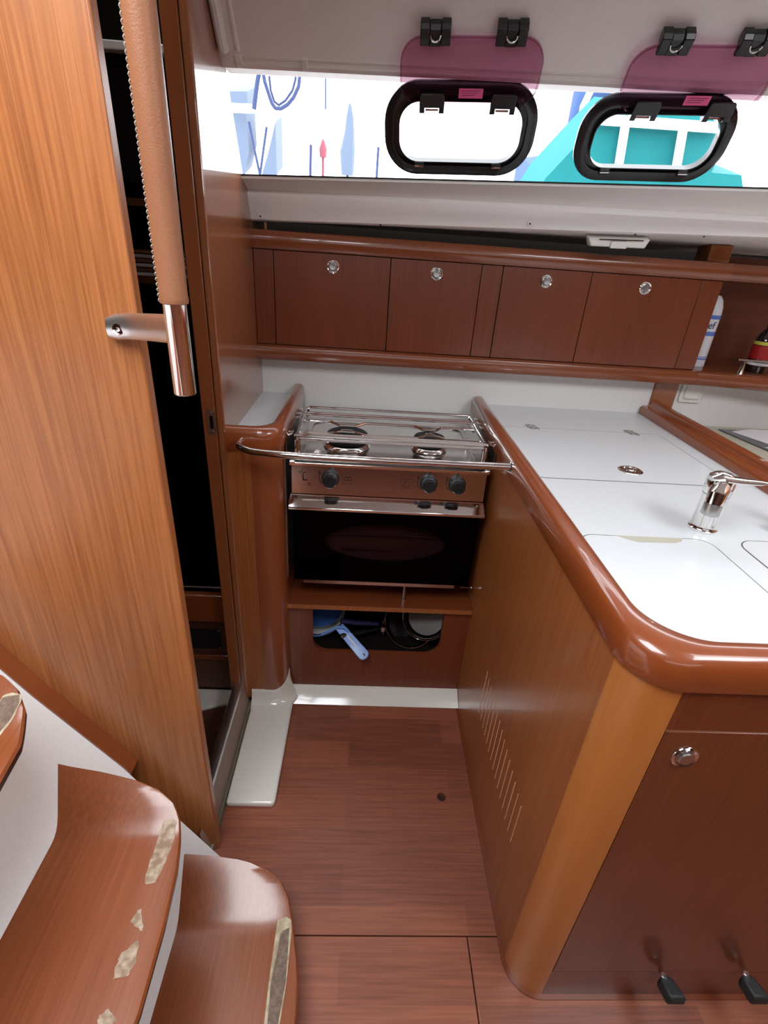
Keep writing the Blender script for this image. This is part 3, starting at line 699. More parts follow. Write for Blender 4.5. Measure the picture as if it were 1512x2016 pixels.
MB().loft([[Vector((1.22+0.05*i, 1.585-0.015*i, zt+0.050+0.02*math.sin(i*0.9))), Vector((1.27+0.05*i, 1.46-0.01*i, zt+0.050+0.02*math.sin(i*0.9)))] for i in range(7)]).build('page', M['paper'], mg)
MB().loft([[Vector((1.22+0.05*i, 1.43-0.01*i, zt+0.052+0.015*math.sin(i*0.8))), Vector((1.27+0.05*i, 1.37-0.01*i, zt+0.052+0.015*math.sin(i*0.8)))] for i in range(7)]).build('page', M['paper'], mg)

# faucet: clear/chrome pillar tap with lever
fx, fy = 0.664, 0.840
fa = thing('faucet', 'chrome single-lever tap standing on the white worktop by the sink lid', 'faucet', (fx, fy, ZW))
MB().lathe([(0.0255, 0), (0.0255, 0.005), (0.0235, 0.007), (0.0225, 0.012), (0.0225, 0.074), (0.0235, 0.076)], (fx, fy, ZW), n=36).build('body', M['chrome'], fa)
MB().lathe([(0.0235, 0.077), (0.0245, 0.080), (0.0245, 0.098), (0.022, 0.110), (0.014, 0.117), (0.0, 0.119)], (fx, fy, ZW), n=36).build('head', M['chrome'], fa)
lv = MB()
secs = []
for k in range(9):
    t = k/8; x = fx-0.024+0.100*t; z = ZW+0.113-0.016*t+0.010*t*t; wd = lerp(0.021, 0.009, min(1, t*1.15)); thk = lerp(0.011, 0.0060, t)
    cy = fy-0.004-0.010*t
    if k == 0: wd *= 0.45; thk *= 0.5; z -= 0.006
    if k == 8: wd *= 0.6; thk *= 0.6
    secs.append([Vector((x, cy+wd*math.cos(q), z+thk*math.sin(q)*0.7)) for q in [2*PI*i/14 for i in range(14)]])
lv.loft(secs, True, True); lv.build('lever', M['chrome'], fa)
sx, sy = -0.020, -0.030
MB().tube([(fx, fy-0.005, ZW+0.088), (fx+sx*0.6, fy-0.020, ZW+0.092), (fx+sx, fy-0.029, ZW+0.086), (fx+sx*1.08, fy-0.031, ZW+0.070)], [0.017, 0.017, 0.0165, 0.016], 20).build('spout', M['chrome'], fa)
MB().lathe([(0.0155, 0), (0.0155, 0.024), (0.0145, 0.026), (0.012, 0.026)], (fx+sx*1.08, fy-0.031, ZW+0.048), n=28).build('aerator', M['steel_dull'], fa)
# second fixture at right frame edge
gx, gy = 0.812, 0.845
fo = thing('pump_tap', 'second chrome tap with slotted round knob at the right edge', 'faucet', (gx+0.03, gy, ZW))
MB().lathe([(0.019, 0), (0.019, 0.006), (0.012, 0.010), (0.012, 0.11), (0.0, 0.112)], (gx+0.035, gy+0.01, ZW), n=28).build('body', M['chrome'], fo)
MB().lathe([(0.0125, 0), (0.0135, 0.003), (0.0135, 0.032), (0.0, 0.033)][::-1], (gx-0.008, gy-0.012, ZW+0.02), (1, 0.35, 0), n=24).build('knob', M['chrome'], fo)
MB().lathe([(0.010, 0), (0.0103, 0.0006), (0.0098, 0.0008), (0.0, 0.0008)], (gx-0.0085, gy-0.0122, ZW+0.02), (-1, -0.35, 0), n=24).build('disc', M['satin'], fo)

# foot pumps
def pedal(a, b, c, d, label):
    A, B, C_, D_ = at_y(*a, 0.457), at_y(*b, 0.442), at_y(*c, 0.438), at_y(*d, 0.405)
    t = thing('foot_pump_pedal', label, 'foot pedal', (B.x, 0.43, 0.0), 'foot pump pedals below the cabinet door')
    MB().tube([A, B, lerp(B, C_, 0.8)], 0.0055, 10).build('shaft', M['satin'], t)
    def sec(P_, wd, hb, ht): return [P_+Vector((-wd, 0, -hb)), P_+Vector((wd, 0, -hb)), P_+Vector((wd*0.8, 0, ht)), P_+Vector((-wd*0.8, 0, ht))]
    MB().loft([sec(C_+Vector((0, 0.006, 0.002)), 0.010, 0.010, 0.006), sec(C_, 0.0155, 0.014, 0.010), sec(lerp(C_, D_, 0.85), 0.0185, 0.012, 0.012), sec(D_, 0.017, 0.011, 0.005)], True, True).build('pad', M['black_matte'], t, 0.003)
pedal((1302, 1912), (1306, 1920), (1310, 1932), (1335, 1974), 'black rubber foot pump pedal directly below the cabinet door, the one wholly in view')
pedal((1465, 1908), (1469, 1916), (1471, 1930), (1500, 1974), 'black rubber foot pump pedal cut off by the right edge of the view')

# ================================================================== STOVE BAY CABINET (pillar, shelf, panel)
bay = thing('stove_bay_cabinet', 'wooden stove bay with rounded left pillar and a shelf over the pan locker', 'cabinet', (0.0, 1.3, 0))
MB().box((XB, 1.190, 0.03), (-0.2795, 1.205, 0.90)).build('pillar_panel', M['veneer'], bay)
pil = [(-0.279, 1.189)] + arc(-0.258, 1.242, 0.053, 270, 360, 14) + [(-0.205, 1.655), (-0.222, 1.655), (-0.222, 1.25), (-0.235, 1.21), (-0.279, 1.204)]
MB().prism([(x, y, 0.03) for x, y in pil], (0, 0, 0.87)).build('corner_post', M['pillar'], bay)
MB().box((XB, 1.205, 0.898), (-0.215, 1.66, ZW)).build('side_top', M['white_laminate'], bay, label='narrow white top left of the stove')
outer = [(XB, 1.180), (-0.30, 1.180), (-0.27, 1.180)] + arc(-0.258, 1.240, 0.060, 270, 360, 14) + [(-0.198, 1.40), (-0.198, 1.60), (-0.198, 1.652)]
inner = [(XB, 1.216), (-0.30, 1.216), (-0.285, 1.216)] + arc(-0.282, 1.266, 0.050, 270, 360, 14) + [(-0.230, 1.40), (-0.230, 1.60), (-0.230, 1.652)]
fprof2 = [(t, z+0.008) for t, z in fprof]
fiddle(outer, inner, fprof2, 'fiddle', M['solid_z'] if False else M['solid_y'], bay)
# shelf board and lower panel with opening
MB().box((-0.212, 1.234, 0.366), (0.3615, 1.66, 0.383)).build('shelf_board', M['veneer_in_shade'], bay)
ox0, ox1, oz0, oz1 = -0.131, 0.279, 0.184, 0.366
yp = 1.245
def pan_out(k, n): return None
hole = [(ox0, oz1)] + [(x, z) for x, z in arc(ox0+0.05, oz0+0.05, 0.05, 180, 270, 8)] + [(x, z) for x, z in arc(ox1-0.05, oz0+0.05, 0.05, 270, 360, 8)] + [(ox1, oz1)]
outr = [(-0.205, oz1)] + [(-0.205, lerp(oz0, 0.03, i/4)) if i < 5 else (lerp(-0.205, ox0+.05, (i-4)/4), 0.03) for i in range(9)] + [(lerp(ox1-.05, 0.3615, i/4), 0.03) if i < 5 else (0.3615, lerp(0.03, oz0, (i-4)/4)) for i in range(9)] + [(0.3615, oz1)]
pb_ = MB(); n = len(hole)
vs = [Vector((x, yp, z)) for x, z in outr] + [Vector((x, yp, z)) for x, z in hole] + [Vector((x, yp+0.016, z)) for x, z in outr] + [Vector((x, yp+0.016, z)) for x, z in hole]
fs = []
for i in range(n-1):
    fs += [(i, i+1, n+i+1, n+i), (2*n+i, 3*n+i, 3*n+i+1, 2*n+i+1), (n+i, n+i+1, 3*n+i+1, 3*n+i)]
pb_.add(vs, fs); pb_.build('front_panel', M['veneer_in_shade'], bay)
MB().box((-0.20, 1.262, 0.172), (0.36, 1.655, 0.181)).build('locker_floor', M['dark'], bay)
MB().box((-0.204, 1.262, 0.18), (-0.198, 1.655, 0.365)).box((0.354, 1.262, 0.18), (0.361, 1.655, 0.365)).box((-0.198, 1.645, 0.18), (0.354, 1.655, 0.365)).build('locker_lining', M['dark'], bay)  # lining and floor coloured near-black for the shade inside the locker
MB().box((-0.212, 1.2325, 0.367), (0.3615, 1.2339, 0.382)).build('edge_band', M['veneer'], bay, label='lighter edge band of the shelf')
# grey heat shield strips inside the bay
MB().box((-0.2045, 1.25, 0.47), (-0.2025, 1.60, 0.86)).build('heat_shield', M['steel_dull'], bay)

# gelcoat floor pan
gp = thing('floor_pan', 'glossy cream moulded floor pan at the foot of the stove pillar', 'floor moulding', (-0.2, 1.1, 0))
def pan_section(y, z): return None
pan = MB()
plate = [(-0.322, 0.842)] + arc(-0.205, 0.855, 0.013, 270, 360, 5) + [(-0.190, 1.18), (-0.188, 1.24), (-0.322, 1.24)]
pan.prism([(x, y, 0.0) for x, y in plate], (0, 0, 0.020))
pan.build('pan', M['gelcoat'], gp, 0.006, seg=3)
# cove rising against the pillar
cov = MB(); secs = []
cpts = [(-0.322, 1.188), (-0.29, 1.188), (-0.27, 1.188)] + arc(-0.258, 1.242, 0.054, 275, 350, 10)
for i, (x, y) in enumerate(cpts):
    k = max(0, (i-3)/10); dx, dy = ((x+0.258)/0.054, (y-1.242)/0.054) if i >= 3 else (0, -1)
    hgt = 0.048+0.052*k*k
    L0 = 0.034
    secs.append([Vector((x+dx*(L0*(1-math.sin(q))), y+dy*(L0*(1-math.sin(q))), 0.018+hgt*(1-math.cos(q)))) for q in [PI/2*j/6 for j in range(7)]] + [Vector((x-dx*0.004, y-dy*0.004, 0.020+hgt)), Vector((x-dx*0.004, y-dy*0.004, 0.01))])
cov.loft(secs, True, True); cov.build('cove', M['gelcoat'], gp, smooth=60)
MB().loft([[Vector((x, y, z)) for y, z in ((1.25, 0.0), (1.192, 0.0), (1.190, 0.004), (1.196, 0.008), (1.236, 0.033), (1.243, 0.036), (1.25, 0.036))] for x in (-0.205, 0.361)], True, True).build('toe_strip', M['gelcoat'], gp)

# ================================================================== STOVE
SX0, SX1, SY, SZ = -0.190, 0.343, 1.25, 0.845
st = thing('gimballed_stove', 'stainless steel marine stove with two burners and black glass oven door', 'stove', (0.07, 1.42, 0.384))
body = MB().box((SX0+0.008, SY+0.03, 0.455), (SX1-0.008, 1.60, SZ-0.015)).build('body', M['steel_dull'], st)
MB().box((SX0+0.015, SY+0.028, 0.447), (SX1-0.015, 1.58, 0.456)).build('bottom_plate', M['steel_dull'], st)
# control panel (slightly raked)
MB().prism([(SX0+0.003, y, z) for y, z in ((SY+0.006, SZ-0.006), (SY, 0.750), (SY+0.03, 0.750), (SY+0.03, SZ-0.006))], (SX1-SX0-0.006, 0, 0)).build('control_panel', M['steel'], st)
cpn = Vector((0, -0.998, 0.06)).normalized()
MB().prism([(SX0, y, z) for y, z in ((SY-0.010, SZ-0.009), (SY-0.010, SZ-0.002), (SY+0.0, SZ+0.004), (SY+0.03, SZ+0.006), (SY+0.03, SZ-0.006), (SY-0.004, SZ-0.006))], (SX1-SX0, 0, 0)).build('front_lip', M['chrome'], st)
# hob tray: shallow pressed pan
zt2 = 0.858
hob = MB()
hob.box((SX0+0.01, SY+0.02, 0.838), (SX1-0.01, 1.60, zt2-0.006))
hob.ring([(0.0765+a, 1.415+b, zt2-0.006) for a, b in rrect(SX1-SX0-0.02, 0.36, 0.01, 4)], [(0.0765+a, 1.415+b, zt2-0.006) for a, b in rrect(SX1-SX0-0.07, 0.30, 0.035, 4)], (0, 0, 0.006))
hob.build('hob', M['steel'], st, 0.002)
def kn(x, z):
    c = Vector((x, SY+0.003, z)); sk = MB().lathe([(0.024, 0), (0.024, 0.003), (0.021, 0.005)], c, cpn, 32).build('knob', M['knob_black'], st, label='black and grey control knob')
    a_ = MB().lathe([(0.0195, 0.003), (0.0195, 0.015), (0.0190, 0.017)], c, cpn, 6 if False else 32); a_.build('collar', M['knob_grey'], None, origin=sk['_o']).parent = sk
    MB().lathe([(0.0195, 0.0165), (0.0190, 0.028), (0.0165, 0.031), (0, 0.031)], c, cpn, 10).build('grip', M['knob_black'], None, origin=sk['_o']).parent = sk
    MB().prism([c+cpn*0.008+Vector((a, 0, b)) for a, b in ((-0.006, 0.019), (0.006, 0.019), (0, 0.026))], cpn*0.016).build('pointer', M['knob_grey'], None, origin=sk['_o']).parent = sk
    for ch in sk.children: ch.location = (0, 0, 0)
for x in (-0.083, 0.184, 0.262): kn(x, 0.797)
# printed marks on the control panel
pm = MB()
def flush():
    global pm
    if pm.v: pm.build('printed_mark', M['marks'], st)
    pm = MB()
def arcmark(x, z, r, a0, a1, w=0.0016):
    pts = arc(x, z, r, a0, a1, 10); pi_ = arc(x, z, r-w, a0, a1, 10)
    secs = [[Vector((a[0], SY-0.0006+(z_-0.75)*0.0667*0, a[1])), Vector((b[0], SY-0.0006, b[1]))] for (a, b), z_ in zip(zip(pts, pi_), [0]*11)]
    for s_ in secs:
        for p in s_: p.y = SY-0.0007+(p.z-0.75)*0.0674
    pm.loft(secs)
def mk(pts):
    pm.add([Vector((x, SY-0.0007+(z-0.75)*0.0674, z)) for x, z in pts], [list(range(len(pts)))])
for x in (-0.083, 0.184, 0.262):
    arcmark(x, 0.800, 0.031, 165, 225); mk([(x-0.033, 0.808), (x-0.026, 0.808), (x-0.029, 0.820)])
    flush()
    mk([(x-0.001, 0.826), (x+0.001, 0.826), (x+0.001, 0.831), (x-0.001, 0.831)]); flush()
arcmark(-0.163, 0.815, 0.005, 180, 420, 0.0013); flush(); arcmark(-0.152, 0.806, 0.006, 60, 180, 0.002)
mk([(-0.158, 0.806), (-0.156, 0.806), (-0.154, 0.790), (-0.158, 0.788)]); mk([(-0.158, 0.788), (-0.144, 0.788), (-0.144, 0.791), (-0.158, 0.791)])
flush(); arcmark(-0.140, 0.779, 0.004, 0, 360, 0.001)
def sqm(cx_, cz_, w, h, t=0.0008):
    for a, b, c_, d_ in ((-w, -h, w, -h+t), (-w, h-t, w, h), (-w, -h, -w+t, h), (w-t, -h, w, h)): mk([(cx_+a, cz_+b), (cx_+c_, cz_+b), (cx_+c_, cz_+d_), (cx_+a, cz_+d_)])
flush(); sqm(-0.036, 0.798, 0.014, 0.013, 0.0005)
for s_ in (-1, 1): sqm(-0.036+s_*0.0048, 0.798, 0.0045, 0.0055, 0.0013)
flush(); sqm(0.123, 0.793, 0.014, 0.013, 0.0005)
for a, b in (((0.114, 0.786), (0.123, 0.801)), ((0.123, 0.801), (0.132, 0.786)), ((0.132, 0.786), (0.114, 0.786))):
    d_ = Vector((b[0]-a[0], b[1]-a[1])).normalized()*0.0011; mk([(a[0], a[1]), (b[0], b[1]), (b[0]-d_.y, b[1]+d_.x), (a[0]-d_.y, a[1]+d_.x)])
mk([(0.1224, 0.790), (0.1236, 0.790), (0.1236, 0.796), (0.1224, 0.796)])
flush()
# oven door
dz0, dz1 = 0.464, 0.740
dcx, dcz, drx, drz = 0.078, 0.601, 0.175, 0.062
dn = 48
oe = []; ie = []
for k in range(dn):
    a = 2*PI*(k+0.5)/dn; ca, sa = math.cos(a), math.sin(a)
    hw, hz = (SX1-SX0)/2-0.004, (dz1-dz0)/2-0.006
    s_ = 1/max(abs(ca)/hw, abs(sa)/hz)
    if abs(abs(ca)/hw-abs(sa)/hz)*s_ < 0.18: s_ = 1/max(abs(ca)/hw, abs(sa)/hz)
    oe.append(Vector((0.0765+ca*s_, SY, 0.596+sa*s_))); ie.append(Vector((dcx+drx*ca, SY, dcz+drz*sa)))
# make outer corners exact
for cxn, czn in ((SX0+0.004, 0.464), (SX1-0.004, 0.464), (SX0+0.004, 0.728), (SX1-0.004, 0.728)):
    j = min(range(dn), key=lambda i: (oe[i]-Vector((cxn, SY, czn))).length); oe[j] = Vector((cxn, SY, czn))
od = MB().ring(oe, ie, (0, 0.006, 0)).build('oven_door', M['glass_black'], st, label='black glass oven door with oval window')
def sub(mb, name, m_, par, **k):
    o = mb.build(name, m_, None, origin=par['_o'], **k); o.parent = par; o.location = (0, 0, 0); return o
sub(MB().prism([Vector((p.x, SY-0.0012, p.z)) for p in oe], (0, 0.001, 0)), 'oven_glass', M['oven_glass'], od)
sub(MB().box((SX0+0.0, SY-0.002, 0.728), (SX1-0.006, SY+0.012, 0.748)), 'door_top_rail', M['steel'], od)
hp = [(SY+0.0, 0.746), (SY-0.030, 0.729), (SY-0.036, 0.724), (SY-0.036, 0.717), (SY-0.028, 0.716), (SY-0.026, 0.722), (SY-0.001, 0.738)]
sub(MB().prism([(SX0-0.003, y, z) for y, z in hp], (SX1-SX0+0.003, 0, 0)), 'door_handle', M['chrome'], od, bevel=0.0015)
MB().box((SX0+0.03, SY+0.004, 0.449), (SX1-0.045, SY+0.02, 0.464)).build('grease_strip', M['steel'], st)
box('oven_interior', (SX0+0.03, SY+0.0295, 0.48), (SX1-0.03, SY+0.0298, 0.72), mat('oven_cavity', (0.16, 0.085, 0.085), 0.4), st)
for x0_, x1_, z in ((-0.075, 0.228, 0.618), (-0.05, 0.10, 0.570)):
    MB().tube([(x0_, SY+0.018, z), (x1_, SY+0.018, z)], 0.0018, 8).build('oven_rack', M['chrome'], st)
# burners
def burner(x, y, r):
    b = MB().lathe([(r*1.10, 0), (r*1.12, 0.003), (r*1.02, 0.010), (r*0.92, 0.012), (r*0.55, 0.010), (r*0.3, 0.010)], (x, y, zt2-0.005), n=40).build('burner', M['chrome'], st)
    sub(MB().lathe([(r*0.55, 0.012), (r*0.92, 0.017), (r*0.98, 0.021), (r*0.92, 0.024), (r*0.45, 0.0245), (0, 0.025)], (x, y+0.010, zt2+0.005), n=40), 'burner_cap', M['black_matte'], b)
    sub(MB().lathe([(r*0.30, 0.0), (r*0.32, 0.004), (r*0.2, 0.007), (0, 0.007)], (x, y+0.008, zt2+0.0305), n=24), 'flame_cap', M['steel'], b)
burner(-0.045, 1.365, 0.060); burner(0.190, 1.370, 0.046)
# pot fiddle bars
ZB = 0.905
def rod(path, r=0.0028, name='fiddle_bar', m_='chrome'): return MB().tube(path, r, 8).build(name, M[m_], st)
def bar(y, z, x0_=-0.172, x1_=0.328, drop=0.028, r=0.0040):
    p = [(x0_, y, z-drop), (x0_, y, z-0.006)] + [(x0_+0.006-0.006*math.cos(q), y, z-0.006+0.006*math.sin(q)) for q in (0.5, 1.0, 1.57)] + [(x1_-0.006, y, z)] + [(x1_-0.006+0.006*math.sin(q), y, z-0.006+0.006*math.cos(q)) for q in (0.5, 1.0, 1.57)] + [(x1_, y, z-drop)]
    return rod(p, r)
bar(1.530, ZB+0.004); bar(1.262, ZB-0.004, -0.168, 0.322, 0.04)
for y, z in ((1.268, ZB+0.004), (1.300, ZB-0.002), (1.455, ZB+0.004), (1.505, ZB-0.006)):
    rod([(-0.180, y, z), (0.333, y, z)], 0.0044 if y == 1.268 else 0.0036)
# pan supports dipping over the burners
def support(y, dipy, z=ZB-0.006):
    pts = [(-0.174, y, z), (-0.10, y, z)]
    for cx_, rr in ((-0.045, 0.05), (0.190, 0.04)):
        pts += [(cx_-rr, y, z), (cx_-rr*0.45, y+dipy, z-0.001), (cx_+rr*0.45, y+dipy, z-0.001), (cx_+rr, y, z)]
    pts += [(0.326, y, z)]
    rod(pts, 0.0036)
support(1.430, -0.030); support(1.325, 0.022)
for x in (-0.176, 0.330):
    rod([(x, 1.262, ZB-0.030), (x, 1.262, ZB+0.002), (x, 1.530, ZB+0.002), (x, 1.530, ZB-0.030)], 0.003)
    sx_ = MB().box((x-0.003, 1.26, 0.845), (x+0.001, 1.545, 0.898)); sx_.build('side_plate', M['steel'], st, 0.001)
    for yy in (1.28, 1.31, 1.45, 1.50):
        MB().lathe([(0.004, 0), (0.0, 0.0005)], (x+(0.0012 if x < 0 else -0.0032), yy, 0.885), (1 if x < 0 else -1, 0, 0), n=10).build('rivet_hole', M['black'], st)
# gimbal brackets fixed on both bay sides (toothed)
for x, s_ in ((-0.2015, 1), (0.356, -1)):
    g = MB().prism([(x, y, z) for y, z in ((1.262, 0.855), (1.262, 0.905), (1.30, 0.922), (1.64, 0.938), (1.64, 0.86))], (0.0015*s_, 0, 0))
    g.build('gimbal_bracket', M['steel_dull'], st)
    for yy in (1.29, 1.42, 1.46, 1.50):
        MB().tube([(x+0.0015*s_, yy, 0.90), (x+0.012*s_, yy, 0.905), (x+0.012*s_, yy+0.02, 0.905), (x+0.0015*s_, yy+0.02, 0.90)], 0.003, 8).build('bracket_lug', M['chrome'], st)
# oven lock bolt at the bottom right and centre stay
MB().lathe([(0.0015, 0), (0.0015, 0.05)], (0.315, SY+0.0, 0.457), (1, 0, 0), 8).build('lock_pin', M['steel'], st)
MB().lathe([(0.007, 0), (0.007, 0.002)], (0.347, SY, 0.457), (1, 0, 0), 16).build('lock_washer', M['chrome'], st)
MB().tube([(0.15, SY+0.03, 0.447), (0.15, SY+0.03, 0.384)], 0.005, 10).build('stay', M['steel_dull'], st)

# chrome crash bar in front of the stove
gr = thing('crash_bar', 'chrome crash bar running across the front of the stove', 'grab rail', (0.03, 1.12, 0.905))
a = at_x(1012, 912, 0.356)
zb = 0.915
pth = [(-0.296, 1.182, zb+0.004), (-0.298, 1.160, zb+0.004), (-0.292, 1.142, zb+0.003), (-0.272, 1.128, zb+0.001), (-0.24, 1.120, zb-0.001), (-0.10, 1.112, zb-0.002), (0.15, 1.108, zb), (0.30, 1.104, zb+0.002), (0.353, 1.100, zb+0.004)]
pth2 = []
for i in range(len(pth)-1):
    for k in range(4):
        t = k/4; P_ = [Vector(pth[max(0, min(len(pth)-1, i+j))]) for j in (-1, 0, 1, 2)]
        pth2.append(0.5*((2*P_[1])+(-P_[0]+P_[2])*t+(2*P_[0]-5*P_[1]+4*P_[2]-P_[3])*t*t+(-P_[0]+3*P_[1]-3*P_[2]+P_[3])*t**3))
pth2.append(Vector(pth[-1]))
MB().tube(pth2, 0.0085, 20).build('bar', M['chrome'], gr)
MB().lathe([(0.012, 0), (0.012, 0.004), (0.009, 0.006)], (0.355, 1.100, zb+0.004), (-1, 0, 0), 20).build('end_flange', M['chrome'], gr)

# ================================================================== PANS in the locker
def pan(name, label, cat, c, ax, r, h, m_, handle=None, rim=None, grp=None):
    t = thing(name, label, cat, c, grp)
    MB().lathe([(0, 0), (r*0.85, 0), (r*0.95, 0.006), (r, h), (r*1.03, h+0.002), (r*1.0, h+0.002), (r*0.96, h-0.001), (r*0.91, 0.008), (r*0.82, 0.003), (0, 0.003)], c, ax, 44, False).build('bowl', m_, t)
    if rim: MB().tube([Vector(c)+Vector(ax).normalized()*(h+0.002)+q for q in circ(ax, r*1.02)], 0.0018, 8, False).build('rim', rim, t)
    return t
def circ(ax, r, n=40):
    ax = Vector(ax).normalized(); a = Vector((0, 0, 1)) if abs(ax.z) < 0.9 else Vector((1, 0, 0))
    u = ax.cross(a).normalized(); w = ax.cross(u)
    return [(u*math.cos(2*PI*k/n)+w*math.sin(2*PI*k/n))*r for k in range(n+1)]
axp = Vector((0.0, -0.75, 0.66))
M['pan_steel'] = mat('pan_steel', (0.11, 0.105, 0.10), 0.22, 1.0)
G = 'nested pans in the locker under the stove'
a3 = Vector((-0.22, -0.75, 0.62)).normalized(); axp.normalize()
t = pan('saucepan', 'largest dark saucepan standing at the back of the nested pans', 'saucepan', tuple(at_y(812, 1236, 1.36)-axp*0.052), axp, 0.101, 0.05, M['black'], rim=M['chrome'], grp=G)
t2 = pan('saucepan', 'middle shiny steel saucepan nested in the largest pan', 'saucepan', tuple(at_y(808, 1224, 1.335)-axp*0.047), axp, 0.084, 0.045, M['pan_steel'], rim=M['chrome'], grp=G)
MB().prism([at_y(754, 1240, 1.30)+Vector((a, 0, b)) for a, b in rrect(0.012, 0.018, 0.003, 3)], (0, 0.012, 0)).build('handle_bracket', M['chrome'], t2)
t3 = pan('saucepan', 'small tilted steel saucepan on top of the nested pans at right', 'saucepan', tuple(at_y(838, 1214, 1.32)-a3*0.040), a3, 0.075, 0.038, M['pan_steel'], rim=M['chrome'], grp=G)
# white frying pan with blue pan on it and blue handle
cw = Vector((-0.125, 1.39, 0.215))
fp = pan('frying_pan', 'pale grey frying pan lying under the blue strainer at left', 'frying pan', tuple(cw), Vector((0.05, -0.35, 0.93)), 0.088, 0.026, M['offwhite'], rim=M['steel'])
bc = thing('blue_strainer', 'blue plastic strainer lid with long blue handle poking out of the locker', 'strainer', (-0.12, 1.36, 0.26))
ax2 = Vector((0.12, -0.45, 0.88))
MB().lathe([(0, 0.0), (0.05, 0.0), (0.075, 0.003), (0.080, 0.012), (0.083, 0.012), (0.078, -0.002), (0.05, -0.006), (0, -0.006)], (-0.125, 1.385, 0.262), ax2, 40, False).build('lid', M['blue'], bc)
hA = at_y(655, 1240, 1.31); hB = at_y(680, 1248, 1.28); hC = at_y(716, 1290, 1.225)
hA.z += 0.0
dirh = (hC-hB).normalized(); sd = dirh.cross(Vector((0, -0.6, 0.8))).normalized(); up = sd.cross(dirh)
if up.z < 0: up = -up
def hq(t, w, n=0): return lerp(hB, hC, t)+sd*w*1.5+up*n
outl = [hq(-0.35, -0.010), hq(0.2, -0.011), hq(0.85, -0.012)] + [hC+sd*0.018*math.sin(q)*1.0+dirh*0.014*math.cos(q) - sd*0 for q in [(-PI/2+PI*k/8) for k in range(9)]] + [hq(0.85, 0.012), hq(0.2, 0.011), hq(-0.35, 0.010)]
MB().prism(outl, up*0.006).build('handle', M['blue_handle'], bc, 0.002)
MB().lathe([(0.0045, 0), (0, 0.0005)], hC+up*0.0062, up, 16).build('hanging_hole', M['black'], bc)
MB().prism([hq(0.1, -0.0015, 0.0065), hq(0.1, 0.0015, 0.0065), hq(0.62, 0.0015, 0.0065), hq(0.62, -0.0015, 0.0065)], up*0.0006).build('handle_rib', M['paper'], bc)
rimp = [at_y(616, 1251, 1.30), at_y(632, 1250, 1.30), at_y(648, 1243, 1.295), at_y(664, 1235, 1.29), at_y(678, 1235, 1.285), at_y(686, 1243, 1.28)]
MB().tube(rimp, 0.005, 10).build('grip_rim', M['blue_handle'], bc)
dk = thing('pan_handle', 'black folding pan handle lying across the blue strainer', 'pan handle', tuple(at_y(690, 1250, 1.28)))
hh0, hh1 = at_y(674, 1252, 1.272), at_y(735, 1240, 1.33)
MB().tube([hh0-(hh1-hh0)*0.05, hh0, lerp(hh0, hh1, 0.5), hh1, hh1+(hh1-hh0)*0.3], [0.006, 0.009, 0.008, 0.007, 0.006], 14).build('grip', M['black'], dk)
MB().lathe([(0.003, 0), (0.002, 0.001), (0, 0.0012)], hh0+Vector((0, -0.0085, 0.002)), (0, -1, 0.2), 12).build('rivet', M['chrome'], dk)
dk2 = thing('pan_handle', 'navy pan handle behind the black one at the top of the opening', 'pan handle', tuple(at_y(700, 1224, 1.30)))
MB().tube([at_y(672, 1222, 1.30), at_y(700, 1226, 1.31), at_y(745, 1228, 1.33)], [0.008, 0.009, 0.008], 12).build('grip', M['navy'], dk2)
bp_ = thing('blue_pan', 'dark blue pan standing upright at the left back of the locker', 'pan', (-0.14, 1.50, 0.19))
MB().lathe([(0, 0), (0.075, 0), (0.088, 0.01), (0.09, 0.05), (0.087, 0.05), (0.083, 0.012), (0, 0.004)], (-0.105, 1.47, 0.275), (0.1, -0.95, 0.25), 40, False).build('bowl', M['blue'], bp_)

# ================================================================== COMPANIONWAY STEPS
stp = thing('companionway_steps', 'companionway steps of curved wooden treads on a white sloping base', 'stairs', (-0.4, 0.4, 0))
zx = [(-0.02, -0.270), (0.019, -0.290), (0.173, -0.373), (0.357, -0.471), (0.563, -0.605), (0.80, -0.745), (1.05, -0.89)]
def plane_x(z): return interp(zx, z)
MB().loft([[Vector((x, y, z)) for z, x in zx] + [Vector((-1.1, y, 1.05)), Vector((-1.1, y, -0.01)), Vector((-0.5, y, -0.01))] for y in (-0.2, 0.700)], True, True).build('base', M['stair_white'], stp, smooth=20)
MB().loft([[Vector((x+dx, y, z+dz)) for y in (0.700, 0.7345) for dx, dz in (((0, 0), (-0.02, -0.02)) if y < 0.71 else ((-0.02, -0.02), (0, 0)))] for z, x, dx_, dz in [(z, x, 0, 0) for z, x in zx[2:]]] if False else
          [[Vector((x+0.002, 0.700, z+0.004)), Vector((x+0.002, 0.7345, z+0.004)), Vector((x-0.03, 0.7345, z-0.02)), Vector((x-0.03, 0.700, z-0.02))] for z, x in [(0.335, plane_x(0.335))]+[q for q in zx if q[0] > 0.34]], True, True).build('side_cap', M['solid_x'], stp)
